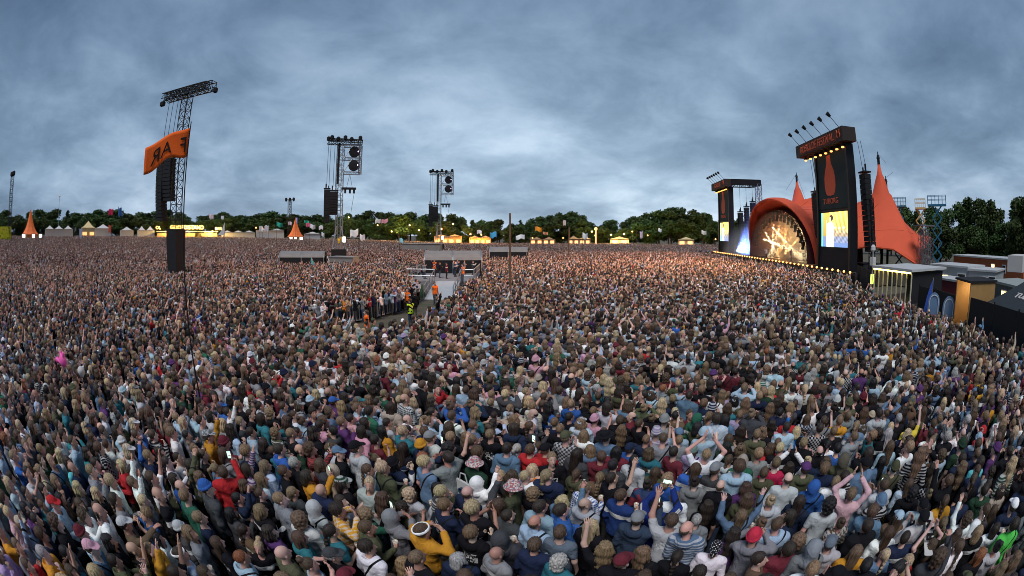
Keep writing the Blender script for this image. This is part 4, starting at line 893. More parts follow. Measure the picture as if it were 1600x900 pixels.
def screen_tower(u_near, near):
    u0, u1 = (0, 7.1) if near else (43.2, 50.3); cu = (u0+u1)/2
    t = thing('screen_tower', stg(cu, .5, 0), 'tall black screen tower with orange bottle banner and lettered header, right of the stage' if near else 'black screen tower with rear speaker frame on the far side of the stage', 'screen tower')
    zt = 14.6
    MB().box(stg(cu, .45, zt/2+.2), (u1-u0, .8, zt-.4), AX).build('wall_panel', BLACK, t)
    MB().box(stg(cu, .02, 11.3), (u1-u0-.25, .04, 6.2), AX).build('banner', DARKTEAL, t)
    # bottle emblem
    prof = [(.0, 0), (.7, .06), (1.05, .35), (1.25, 1.0), (1.25, 1.9), (1.0, 2.7), (.62, 3.3), (.5, 3.6), (.5, 4.4)]
    V = []; 
    for r, z in prof: V += [stg(cu+.55-r, -.02, 9.6+z), stg(cu+.55+r, -.02, 9.6+z)]
    mesh_obj('bottle_emblem', [q-Vector(t.location) for q in V], [(2*i, 2*i+1, 2*i+3, 2*i+2) for i in range(len(prof)-1)], OPRINT, t)
    lettering('TUBORG', .85, stg(cu+.55, -.03, 9.0), -ST, UP, OPRINT, t, 'banner_lettering')
    painted_screen('screen', u0+.5, u1-.7, 4.1, 7.8, -.06, t, not near)
    MB().box(stg(cu, -.03, 8.0), (u1-u0-.4, .05, .12), AX).build('screen_frame', BLK2, t)
    for uu in (u0-.02, u1+.02): MB().box(stg(uu, .35, zt/2+.2), (.35, 1.1, zt-.4), AX).build('side_post', BLK2, t)
    # header box
    h0, h1 = (-1.2, 10.4) if near else (u0-.9, u1+2.0); hd = 1.9 if near else 1.6
    hb = MB().box(stg((h0+h1)/2, -1.1+hd/2, 15.35), (h1-h0, hd, 1.45), AX).build('header', mat('header_board', (.03, .022, .02), .7, var=.3), t)
    mb = MB().box(stg((h0+h1)/2, -1.12, 15.32), (h1-h0-2.6, .03, 1.1), AX); sub(t, hb, 'name_board', mb, mat('dark_orange_board', (.09, .03, .02), .8))
    lettering('ROSKILDE FESTIVAL' if near else 'ROSKILDE', 1.15, stg((h0+h1)/2+.3, -1.15, 15.32), -ST, UP, OPRINT, t, 'header_lettering', sx=.82)
    arc = MB()
    for k in range(10):
        a0, a1 = math.radians(-40+26*k), math.radians(-40+26*(k+1)); c_ = stg(h0+.85, -1.14, 15.25)
        arc.tube(c_+ST*math.cos(a0)*.32+UP*math.sin(a0)*.32, c_+ST*math.cos(a1)*.32+UP*math.sin(a1)*.32, .07, 5)
    for s in (-1, 1): arc.tube(stg(h0+.85+s*.2, -1.14, 15.5), stg(h0+.85+s*.32, -1.14, 15.85), .07, 5)
    arc.build('header_emblem', OPRINT, t)
    for k in range(6):
        uu = h0+.9+(h1-h0-1.6)*k/5; a = MB().tube(stg(uu, -.8, 16.05), stg(uu, -2.0, 17.2), .035, 5).build('spotlight_arm', BLK2, t)
        l = MB(); l.tube(stg(uu, -1.9, 17.15), stg(uu, -2.3, 17.45), .16, 8, .24); sub(t, a, 'floodlight', l, BLACK)
    for k in range(8):
        uu = h0+1.2+(h1-h0-2.6)*k/7; b = MB().lathe(stg(uu, -.45, 14.25), [(.05, .3), (.2, .25), (.24, .02), (.2, 0)], 8).build('lamp_housing', BLK2, t)
        sub(t, b, 'lamp', MB().lathe(stg(uu, -.45, 14.1), [(.02, -.04), (.17, 0), (.17, .12), (.05, .15)], 8), WARMBULB)
    if near:
        for uu, w_, z0, z1 in ((-1.1, 1.6, 3.7, 11.4), (8.5, .9, 4.0, 10.2), (9.7, 1.2, 5.0, 10.4)):
            line_array(t, stg(uu, w_, 0), z0, z1, 15, 1.1, .9, AX); c = MB()
            for d_ in (-.35, .35): c.tube(stg(uu+d_, w_, z1+.5), stg(uu+d_*.8, w_-.4, 14.7), .025, 4)
            c.build('chain', BLK2, t)
        tr = MB(); tr.truss(stg(-1.2, 2.4, 0), stg(-1.6, 1.8, 9), .5, 12, .05); tr.tube(stg(-.4, 3.4, 0), stg(-1.2, 1.8, 8.5), .12, 5); tr.build('raking_brace', BLK2, t)
    else:
        fr = MB()
        for uu in (h0+.3, h0+4.5): fr.truss(stg(uu, .4, 15.5), stg(uu, 6.6, 15.5), 1.0, 7, .07)
        fr.box(stg(h0-.15, 3.6, 15.45), (.12, 6.6, 1.1), AX); fr.truss(stg(h0+.3, 6.5, 15.5), stg(h0+4.5, 6.5, 15.5), 1.0, 5, .07); fr.build('rear_truss', BLK2, t)
        MB().truss(stg(h0+.3, 6.4, 0), stg(h0+.3, 6.4, 15.2), 1.0, 16, .07).build('rear_mast', STEEL, t)
        for w_, z0, z1 in ((2.2, 4, 9.6), (3.6, 4, 10.6), (5.0, 4, 11.6)):
            line_array(t, stg(h0+.4, w_, 0), z0, z1, 12, 1.0, .9, AX); MB().tube(stg(h0+.4, w_, z1+.5), stg(h0+.4, w_, 15), .03, 4).build('chain', BLK2, t)
        line_array(t, stg(u1+1.2, .9, 0), 5, 10.4, 12, 1.1, .9, AX); MB().tube(stg(u1+1.2, .9, 10.8), stg(u1+1.2, .6, 14.7), .03, 4).build('chain', BLK2, t)
    return t
screen_tower(0, True); screen_tower(43, False)
# ---- canopy: a membrane stretched between the front arch, four masts and the ground anchors
def canopy():
    t = thing('stage_canopy', stg(22, 8, 0), 'big orange peaked tent canopy arching over the stage', 'canopy')
    C = 22.0
    NS, NT = 73, 45
    def arch(s):   # s 0..1 near to far
        a = math.pi*s; u = C-11.9*math.cos(a); z = 1.9+8.5*math.sin(a)**.82; w = 1.6-2.2*math.sin(a); return Vector((u, w, z))
    side = [(10.1, 1.6, 1.9), (7.2, 3.2, 3.3), (4.2, 5.6, 4.1), (1.8, 8.4, 3.8), (-.6, 11.4, 1.9), (1.6, 14.0, 3.4), (3.8, 18.2, 5.0)]
    sp = np.array(side); tl = np.linspace(0, 1, len(side))
    def nearside(t_): return Vector([float(np.interp(t_, tl, sp[:, i])) for i in range(3)])
    def farside(t_): v = nearside(t_); return Vector((2*C-v.x, v.y, v.z))
    def back(s): return Vector((3.8+(2*C-7.6)*s, 18.2+5*math.sin(math.pi*s), 5.0+1.5*math.sin(math.pi*s)))
    G = np.zeros((NS, NT, 3))
    for i in range(NS):
        s = i/(NS-1)
        for j in range(NT):
            t_ = j/(NT-1); c = (arch(s)*(1-t_)+back(s)*t_)+(nearside(t_)*(1-s)+farside(t_)*s)
            c -= arch(0)*(1-s)*(1-t_)+arch(1)*s*(1-t_)+back(0)*(1-s)*t_+back(1)*s*t_
            G[i, j] = c
    Z = G[:, :, 2].copy(); fixed = np.zeros((NS, NT), bool); fixed[0] = fixed[-1] = True; fixed[:, 0] = fixed[:, -1] = True
    peaks = []
    for (u, w, z, rad) in ((8.2, 11.8, 15.2, 1), (37.3, 13.0, 16.3, 1), (13.5, 17.6, 13.0, 0), (30.5, 17.6, 13.0, 0)):
        d = (G[:, :, 0]-u)**2+(G[:, :, 1]-w)**2; d[0] = d[-1] = 9e9; d[:, -1] = 9e9; i, j = np.unravel_index(np.argmin(d), d.shape); peaks.append((i, j, u, w, z))
        ii, jj = np.meshgrid(np.arange(NS), np.arange(NT), indexing='ij'); q = np.exp(-((ii-i)**2+(jj-j)**2)/16.0)
        G[:, :, 0] += np.where(fixed, 0, (u-G[i, j, 0])*q); G[:, :, 1] += np.where(fixed, 0, (w-G[i, j, 1])*q)
        Z[i, j] = z; fixed[i, j] = True
        for di, dj in ((1, 0), (-1, 0), (0, 1), (0, -1), (1, 1), (-1, -1), (1, -1), (-1, 1)):
            f = .22; Z[i+di, j+dj] = z-(2.1 if di*dj == 0 else 2.6); fixed[i+di, j+dj] = True
            G[i+di, j+dj, 0] = u+(G[i+di, j+dj, 0]-u)*.75; G[i+di, j+dj, 1] = w+(G[i+di, j+dj, 1]-w)*.75
        for di in range(-2, 3):
            for dj in range(-2, 3):
                if max(abs(di), abs(dj)) == 2 and 0 < i+di < NS-1 and 0 < j+dj < NT-1: Z[i+di, j+dj] = z-4.3-.3*(abs(di)+abs(dj)-2); fixed[i+di, j+dj] = True
    ridge = np.zeros((NS, NT), bool)
    for ia, ib, sag in ((1, 3, 1.2), (0, 2, 1.6), (2, 3, 1.8)):
        (i0, j0, ua, wa, za), (i1, j1, ub, wb, zb) = peaks[ia], peaks[ib]
        for q in range(1, 24):
            f = q/24; i, j = round(i0+(i1-i0)*f), round(j0+(j1-j0)*f)
            if not fixed[i, j] or ridge[i, j]: Z[i, j] = za+(zb-za)*f-4*sag*f*(1-f)-.5; ridge[i, j] = True; fixed[i, j] = True
    jm = (peaks[2][1]+peaks[3][1])//2
    for q in range(1, jm): 
        i = NS//2; Z[i, q] = 10.3-1.0*min(1, q/6)+.9*max(0, q-6)/jm; fixed[i, q] = True; ridge[i, q] = True
        for i2 in (NS//2-9, NS//2+9): Z[i2, q] = 8.75+.9*q/jm; fixed[i2, q] = True; ridge[i2, q] = True
    for it in range(2500):
        N = Z.copy(); N[1:-1, 1:-1] = (Z[2:, 1:-1]+Z[:-2, 1:-1]+Z[1:-1, 2:]+Z[1:-1, :-2])/4; Z = np.where(fixed, Z, N)
    fixed &= ~ridge
    for it in range(4):
        N = Z.copy(); N[1:-1, 1:-1] = (Z[2:, 1:-1]+Z[:-2, 1:-1]+Z[1:-1, 2:]+Z[1:-1, :-2])/4; Z = np.where(fixed, Z, N)
    G[:, :, 2] = Z
    o = Vector(t.location); V = [stg(*G[i, j])-o for i in range(NS) for j in range(NT)]
    Q = [(i*NT+j, (i+1)*NT+j, (i+1)*NT+j+1, i*NT+j+1) for i in range(NS-1) for j in range(NT-1)]
    sk = mesh_obj('membrane', V, Q, ORANGE, t, None, True)
    md = sk.modifiers.new('thickness', 'SOLIDIFY'); md.thickness = .05
    for i in range(6, NS-4, 6):
        sb = MB(); sb.path([stg(*G[i, j])+UP*.04 for j in range(0, NT, 2)], .045, 4); sb.build('seam', mat('dark_orange_seam', (.3, .05, .03), .8), t)
    # arch rim: a broad curved band, in canvas panels
    n = 14
    for k in range(n):
        rb = MB(); P = []
        for q in range(4):
            s = (k+q/3)/n; a = arch(s); a2 = arch(min(1, s+.004)); b2 = arch(max(0, s-.004)); tg = (a2-b2).normalized(); nn = Vector((-tg.z, 0, tg.x)); nn = nn if nn.z*1 > 0 or nn.x*(a.x-C) > 0 else -nn
            out_ = Vector((a.x-C, 0, (a.z-1.9)*1.25)).normalized()
            P.append([stg(*(a+out_*.12+Vector((0, -.4, .0)))), stg(*(a+out_*.34+Vector((0, .1, 0)))), stg(*(a+out_*.36+Vector((0, 1.2, .0)))), stg(*(a-out_*.15+Vector((0, .9, 0)))), stg(*(a-out_*.12+Vector((0, -.3, 0))))])
        for q in range(3):
            for e in range(5): rb.add([P[q][e], P[q][(e+1) % 5], P[q+1][(e+1) % 5], P[q+1][e]], [(0, 1, 2, 3)])
        rb.build('arch_rim_panel', ORANGE, t, smooth=False)
    for i, j, u, w, z in peaks:
        mp = MB().tube(stg(u, w, 0), stg(u, w, z+.2), .22, 8).tube(stg(u, w, z-.1), stg(u, w, z+.35), .3, 8, .16).tube(stg(u, w, z+.35), stg(u, w, z+.8), .1, 6, .06); mp.build('mast', BLK2, t)
        for du, dw in ((-9, -5), (9, 7)): MB().tube(stg(u, w, z+.5), stg(u+du*1.2, w+dw*1.6, 5 if dw > 0 else 12.5), .02, 4).build('guy_wire', BLK2, t)
    eb = MB(); pts = [stg(*nearside(k/24)) for k in range(25)]; eb.path(pts, .13, 6); eb.build('edge_rope', ORANGE, t); eb = MB(); eb.path([stg(*farside(k/24)) for k in range(25)], .13, 6); eb.build('edge_rope', ORANGE, t)
    return t
canopy()
# ---- deck, backdrop, apron, lights
def deck():
    t = thing('stage_deck', stg(24, 2, 0), 'black stage deck with a row of small warm lamps along its front edge', 'stage')
    MB().box(stg(24.3, .4, .85), (53.5, 2.7, 1.7), AX).box(stg(29.0, 7.0, .84), (42, 10.4, 1.7), AX).build('deck', mat('deck_board', (.05, .045, .04), .6), t)
    MB().box(stg(24.3, -1.03, .75), (53.6, .05, 1.5), AX).build('skirt', BLACK, t)
    ln = MB().box(stg(24.3, -1.1, 1.78), (53.6, .2, .1), AX).build('lamp_rail', BLK2, t)
    for k in range(44): 
        uu = -1.8+52*k/43; sub(t, ln, 'lamp', MB().lathe(stg(uu, -1.25, 1.82), [(.03, -.1), (.13, -.02), (.13, .08), (.03, .13)], 7), WARMBULB)
    for k, (uu, zz, ww, hh) in enumerate(((12.5, 1.7, 2.0, 1.3), (16, 1.7, 3.0, .9), (20, 1.7, 3.2, 1.1), (24, 1.7, 3.0, 1.0), (28, 1.7, 2.4, .8))):
        MB().box(stg(uu, 6+k % 2, zz+hh/2), (ww, 2.2, hh), AX).build('riser', mat('pale_riser', (.45, .45, .47), .6), t)
    bd = MB(); n = 24
    for k in range(n):
        a0, a1 = math.pi*k/n, math.pi*(k+1)/n; p = lambda a: stg(22-10.5*math.cos(a), 10.5+1.5*math.sin(a), 1.7); q = lambda a: stg(22-10.5*math.cos(a), 10.5+1.5*math.sin(a), 1.75+8*math.sin(a)**.8)
        bd.add([p(a0), p(a1), q(a1), q(a0)], [(0, 1, 2, 3)])
    ms = MB()
    for k in range(n):
        a0, a1 = math.pi*k/n, math.pi*(k+1)/n; q = lambda a, w: stg(22-10.9*math.cos(a), w, 1.75+7.2*math.sin(a)**.82)
        ms.add([q(a0, .5), q(a1, .5), q(a1, 10.4), q(a0, 10.4)], [(0, 1, 2, 3)])
    ms.build('added_dark_lining', mat('dark_plum_lining', (.07, .025, .03), .9, var=.3), t)  # lining added under the membrane to make the arch interior dark
    bd.build('backdrop', mat('sand_backdrop', (.3, .18, .1), .9, var=.35, scale=.7), t)
    return t
deck()
def lighting_truss():
    t = thing('lighting_truss', stg(22, 3, 9.2), 'dark lighting truss with hanging lamps under the arch', 'lighting rig')
    tr = MB(); pts = [stg(22-9.6*math.cos(a), 1.0, 2.0+6.6*math.sin(a)) for a in np.linspace(.35, math.pi-.35, 9)]
    for a, b in zip(pts, pts[1:]): tr.truss(a, b, .5, 4, .05)
    tr.build('curved_truss', BLK2, t)
    for k in range(17):
        a = .4+(math.pi-.8)*k/16; p = stg(22-9.5*math.cos(a), 1.0, 2.0+6.3*math.sin(a)); l = MB(); l.box(p+UP*-.25, (.35, .35, .5), AX); l.tube(p+UP*-.5, p+UP*-.95-SD*.1, .18, 8, .24); l.build('moving_lamp', BLACK, t)
    return t
lighting_truss()
# band on stage
for k, (uu, w_, ps, top, col, lab) in enumerate(((24.5, .2, 'phone_one', 'sweater', (.75, .72, .68), 'performer in white singing at the front of the stage'), (19, 2.0, 'cup_both', 'jacket', 'black', 'musician in black right of the singer on stage'), (29, 2.6, 'cup_both', 't_shirt', 'navy', 'musician in navy left of the singer on stage'), (21.5, 5.6, 'clap', 't_shirt', 'white', 'drummer in white on the riser'), (13.8, 3.0, 'down', 'jacket', 'black', 'stagehand in black at the near side of the stage'))):
    p = stg(uu, w_); make_person(p.x, p.y, lab, ps, (top, col), ('short', 'black'), None, yaw=math.atan2(SD.x, -SD.y)+random.uniform(-.3, .3), z=1.7, group='people on the stage')
for k, (uu, w_) in enumerate(((18, 4.2), (26.5, 4.0), (15.5, 4.6), (31, 5.0))):
    t = thing('speaker_stack', stg(uu, w_, 1.7), ['tall amplifier stack left of the drummer', 'tall amplifier stack right of the singer', 'amplifier stack at the near end of the stage', 'amplifier stack at the far end of the stage'][k], 'amplifier', 'amplifiers on stage')
    for q in range(3): c = MB().box(stg(uu, w_, 1.7+.35+q*.7), (1.1, .6, .66), AX).build('cabinet', BLACK, t); sub(t, c, 'grille', MB().box(stg(uu, w_-.31, 1.7+.35+q*.7), (.95, .02, .55), AX), mat('grille_cloth', (.12, .12, .13), .9))
# stage beams: real spotlights in stage smoke
# footprint of the arched shell: under the membrane, within its plan
sm = MB(); n = 20
outl = [(22-9.6*math.cos(math.pi*k/n), 1.9+6.8*math.sin(math.pi*k/n)**.85) for k in range(n+1)]
fr_ = [stg(u, -.3, z) for u, z in outl]; bk_ = [stg(22+(u-22)*.98, 9.9, 1.9+(z-1.9)*.97) for u, z in outl]; m_ = n+1
sm.add(fr_+bk_, [(k, k+1, m_+k+1, m_+k) for k in range(n)]+[tuple(range(n, -1, -1)), tuple(range(m_, 2*m_)), (n, 0, m_, m_+n)])
def volume_mat(name, dens, col):
    m = bpy.data.materials.new(name); m.use_nodes = True; nt = m.node_tree; nt.nodes.remove(nt.nodes['Principled BSDF']); v = nd(nt, 'ShaderNodeVolumePrincipled'); v.inputs['Density'].default_value = dens; v.inputs['Color'].default_value = (*col, 1); v.inputs['Anisotropy'].default_value = .2
    lk(nt, v.outputs[0], nt.nodes['Material Output'].inputs['Volume']); return m
import bmesh
smo = sm.build('stage_smoke', volume_mat('stage_smoke_air', .055, (1, 1, 1)), org=stg(22, 4, 2)); bmm = bmesh.new(); bmm.from_mesh(smo.data); bmesh.ops.recalc_face_normals(bmm, faces=bmm.faces); bmm.to_mesh(smo.data); bmm.free()
tag(smo, 'thin smoke hanging under the stage arch', 'smoke', None, 'stuff')
sb_ = MB(); sb_.lathe(stg(38, 2.2, 1.75), [(6.4, 0), (7.0, 1.2), (6.2, 3.2), (4.0, 5.2), (.6, 6.4)], 16, .62, 1.25)
cloud_mat = volume_mat('smoke_cloud_air', .1, (1, 1, 1)); _nt = cloud_mat.node_tree; _v = [n for n in _nt.nodes if n.type == 'PRINCIPLED_VOLUME'][0]; _tc = nd(_nt, 'ShaderNodeTexCoord'); _mp = nd(_nt, 'ShaderNodeMapping'); _mp.inputs['Scale'].default_value = (1/4.2, 1/8.4, 1/6.3); lk(_nt, _tc.outputs['Object'], _mp.inputs[0])
_ln = nd(_nt, 'ShaderNodeVectorMath', operation='LENGTH'); lk(_nt, _mp.outputs[0], _ln.inputs[0]); _fall = mth(_nt, 'POWER', mth(_nt, 'MAXIMUM', mth(_nt, 'SUBTRACT', 1.0, _ln.outputs['Value']), 0.0), 1.3); lk(_nt, mth(_nt, 'MULTIPLY', mth(_nt, 'MULTIPLY', _fall, noise(_nt, _tc.outputs['Object'], .5, 3)), .8), _v.inputs['Density'])
tag(sb_.build('smoke_cloud', cloud_mat, org=stg(38, 2.2, 1.75), smooth=True), 'cloud of blue lit smoke left of the stage arch', 'smoke', None, 'stuff')
beams = [(2, (18.5, 5, 3.0)), (4, (25.5, 5, 2.4)), (6, (18, 5, 2.5)), (7, (27.5, 5, 2.4)), (9, (28, 5, 2.4)), (11, (25, 5, 2.4)), (13, (27, 5, 2.2)), (14, (23, 5, 2.4))]
for k, tg in beams:
    a = math.pi-(.4+(math.pi-.8)*k/16); p = stg(22-9.5*math.cos(a), 1.0, 2.0+6.3*math.sin(a)-1.15)
    new_light('SPOT', 'stage_spotlight', p, 80000, (1, .5, .12) if k > 9 else (1, .78, .42), stg(tg[0], 2.6, tg[2]), .06, math.radians(6), .15)
for k, (uu, tg) in enumerate(((19.0, (23, 4, 9)), (20.5, (25, 4, 9)), (23.5, (27.5, 4, 8.5)), (16.0, (18, 4, 8)), (26, (30, 4, 7)))):
    new_light('SPOT', 'floor_spotlight', stg(uu, 1.8, 2.2), 60000, (1, .7, .32), stg(*tg), .08, math.radians(5), .15)
new_light('POINT', 'stage_wash', stg(17, 3, 6), 500, (1, .66, .3), None, .5)
new_light('POINT', 'stage_wash', stg(26, 3.5, 5.5), 500, (1, .38, .1), None, .5)
new_light('SPOT', 'blue_wash', stg(37, -.6, 2.4), 16000, (.14, .25, 1), stg(37.5, 3, 4), .2, math.radians(95), .6)
new_light('SPOT', 'blue_wash', stg(33, 1.5, 2.6), 4000, (.1, .25, 1), stg(29, 8, 3), .2, math.radians(70), .6)
for uu in (3, 16, 28, 46): new_light('SPOT', 'audience_light', stg(uu, -1.4, 13.8 if uu in (3, 46) else 10.2), 22000, (1, .5, .24), stg(uu-3, -18, 1.5), .3, math.radians(95), .8)
# ================================================================== delay towers
XA = (Vector((1,0,0)), Vector((0,1,0)), UP)
def left_tower():
    x0, y0 = -35.4, 33.7
    t = thing('speaker_tower', (x0, y0, 0), 'tall lattice speaker tower with long top truss behind the orange lettered flag', 'speaker tower')
    MB().truss((x0, y0, 0), (x0, y0, 20.6), 1.0, 24, .055).build('mast', BLK2, t)
    tt = MB().truss((x0-4.2, y0, 21.0), (x0+4.2, y0, 21.0), .95, 14, .06); tt.truss((x0-3.8, y0-.9, 20.9), (x0+4.0, y0-.9, 20.9), .6, 14, .05); tt.build('top_truss', BLK2, t)
    for xx in (-4.9, -4.6, 4.6): 
        m_ = MB().lathe((x0+xx, y0, 20.1), [(.1, 0), (.28, .1), (.3, .5), (.12, .65)], 8); m_.tube((x0+xx, y0, 20.6), (x0+xx*.85, y0, 20.9), .05, 5); m_.build('hoist_motor', BLACK, t)
    pl = MB(); w = .85
    pl.hexa([Vector((x0+sx*w*.88, y0+sy*w*.88, 0)) for sx, sy in ((-1,-1),(1,-1),(1,1),(-1,1))]+[Vector((x0+sx*w, y0+sy*w, 6.0)) for sx, sy in ((-1,-1),(1,-1),(1,1),(-1,1))]); pl.build('base_wrap', BLACK, t)
    for xx, z0, z1, n, wd in ((-2.75, 6.9, 13.0, 16, 1.15), (-1.5, 9.0, 13.6, 11, 1.5)):
        line_array(t, (x0+xx, y0-.3, 0), z0, z1, n, wd, 1.0, XA, curve=.4)
    for xx in (-3.1, -2.3, -1.4): MB().tube((x0+xx, y0-.3, 13.9), (x0+xx+.1, y0-.3, 20.6), .03, 4).build('hoist_cable', BLK2, t)
    MB().tube((x0+1.0, y0-.4, 6), (x0+1.6, y0-.2, 15.5), .02, 4).build('tension_wire', BLK2, t)
left_tower()
def light_tower(x0, y0, label, zb=0.0):
    t = thing('speaker_tower', (x0, y0, zb), label, 'speaker tower'); d = Vector((-x0, -y0, 0)).normalized(); R_ = Vector((-d.y, d.x, 0)); ax = (R_, -d, UP)
    def P(r, f, z): return Vector((x0, y0, zb))+R_*r+d*f+UP*z
    MB().truss(P(0, 0, 0), P(0, 0, 20.4), .95, 24, .06).build('mast', STEEL, t)
    MB().box(P(-.35, .5, 17.2), (.4, .3, 7), ax).build('cable_tray', BLACK, t)
    tt = MB().truss(P(-2.5, 0, 20.9), P(3.6, 0, 20.9), .8, 9, .07); tt.truss(P(-2.3, 1.0, 21.1), P(3.6, 1.0, 20.9), .5, 9, .05); tt.build('top_truss', BLK2, t)
    for k, r in enumerate((-2.3, -1.7, -.6, .6, 1.7, 3.2)):
        m_ = MB().lathe(P(r, .7, 20.9+.25*(k % 2)), [(.1, 0), (.34, .12), (.36, .6), (.14, .8)], 8); m_.build('hoist_motor', BLACK, t)
    bx = MB()
    for z in (15.6, 18.0, 20.2): bx.truss(P(.5, .2, z), P(3.5, .2, z), .45, 5, .06)
    bx.truss(P(3.4, .2, 15.4), P(3.4, .2, 20.3), .4, 7, .06)
    for a, b in (((.5, 15.6), (2.0, 18.0)), ((2.0, 18.0), (3.4, 15.6)), ((.5, 18.0), (2.0, 20.2)), ((2.0, 20.2), (3.4, 18.0))): bx.tube(P(a[0], .5, a[1]), P(b[0], .5, b[1]), .07, 4)
    bx.build('lamp_frame', STEEL, t)
    for z in (16.9, 19.2):
        s = MB().lathe(Vector((0,0,0)), [(.2, -.9), (.85, -.6), (1.0, .1), (.9, .45), (.4, .6)], 12); q = Matrix(((R_.x, d.x, 0), (R_.y, d.y, 0), (0, 0, 1))); s.v = [P(2.3, .35, z)+R_*v.x*.95+d*(v.z*.5)+UP*v.y for v in s.v]; lp = s.build('followspot', BLACK, t)
        e = MB().lathe(P(2.95, .9, z), [(.02, -.13), (.1, -.08), (.11, .06), (.02, .13)], 8); sub(t, lp, 'lens', e, glow('violet_glint', (.7, .5, 1), 1.2))  # small violet glint put onto the dark lamp as emission
    for r, z0, z1, n, wd in ((-2.1, 7.4, 12.7, 14, 1.0), (-.95, 8.6, 12.4, 9, 1.35)): line_array(t, P(r, .9, 0), z0, z1, n, wd, .9, ax, curve=.5)
    for r in (-2.2, -1.8, -1.1, -.7): MB().tube(P(r, .9, 13.2), P(r, .9, 20.8), .035, 4).build('hoist_cable', BLK2, t)
    hb = MB().box(P(1.6, .4, 13.0), (2.5, .5, .35), ax); 
    for r in (1.0, 1.8, 2.5): hb.box(P(r, .4, 12.5), (.35, .35, .6), ax)
    hb.tube(P(1.2, .4, 13.1), P(1.7, .4, 15.4), .03, 4).tube(P(2.2, .4, 13.1), P(1.7, .4, 15.4), .03, 4); hb.build('hanging_bar', BLACK, t)
    MB().tube(P(2.6, .4, 12.6), P(1.3, .6, 4.0), .03, 4).build('tension_wire', BLK2, t)
    b = MB(); 
    for sx, sy in ((-1,-1),(1,-1),(1,1),(-1,1)): b.tube(P(sx*1.7, sy*1.7, 0), P(sx*.4, sy*.4, 6.8), .1, 5)
    b.build('raking_leg', STEEL, t)
    MB().box(P(0, 1.1, 1.5), (2.6, 1.0, 3.0), ax).build('base_wrap', BLACK, t)
    w = MB().box(P(.9, 1.3, 4.6), (.6, .4, 1.0), ax).build('work_light', BLK2, t); sub(t, w, 'lens', MB().box(P(.9, 1.52, 4.6), (.5, .03, .9), ax), glow('cool_work_light', (.9, 1, .8), 2))
    MB().box(P(2.5, .9, 4.9), (2.2, .1, .1), ax).build('cross_bar', STEEL, t)
light_tower(-28.6, 66.0, 'speaker tower with two stacked followspots, second big tower from the left')
light_tower(-18.4, 106.3, 'smaller looking followspot tower, standing among the trees right of the second tower')
def floodlight_mast(px, pyt, D, label, lamps):
    p = at(px, pyt, D); z0 = float(ground_z(p.x, p.y)); t = thing('floodlight_mast', (p.x, p.y, z0), label, 'light mast')
    MB().truss((p.x, p.y, z0), (p.x, p.y, p.z), 1.1, 18, .08).build('mast', BLK2, t)
    for k in range(lamps): MB().lathe((p.x-1.8+3.6*k/(lamps-1), p.y, p.z-.2), [(.2, -.5), (.55, 0), (.5, .8), (.2, 1.0)], 8).build('floodlight', BLACK, t)
    MB().box((p.x, p.y, p.z), (4.2, .2, .2)).build('cross_bar', BLK2, t)
floodlight_mast(20, 272, 150, 'lattice floodlight mast at the far left edge above the trees', 4)
floodlight_mast(453, 312, 170, 'distant floodlight mast between the orange tent and the trees', 3)
p = at(93, 308, 190); t = thing('lamp_post', (p.x, p.y, 1.5), 'thin distant lamp post above the left treeline', 'lamp post'); MB().tube((p.x, p.y, 1.5), p, .12, 6, .08).build('post', STEEL, t); MB().lathe(p, [(.1, 0), (.6, .2), (.5, .6), (.1, .7)], 8).build('lamp_head', mat('pale_lamp', (.8, .75, .7)), t)
# wooden poles in the crowd
WOOD = mat('weathered_wood', (.12, .075, .045), .8, var=.4, scale=5)
for px, pyt, D, r, lab in ((797, 333, 29.5, .075, 'tall plain wooden pole standing in the middle of the crowd'), (889, 355, 75, .12, 'distant thin wooden pole in front of the trees')):
    p = at(px, pyt, D); o = MB().tube((p.x, p.y, 0), (p.x, p.y, p.z*.5), r*1.1, 8, r).tube((p.x, p.y, p.z*.5), p, r, 8, r*.85).build('wooden_pole', WOOD, org=(p.x, p.y, 0)); tag(o, lab, 'pole')
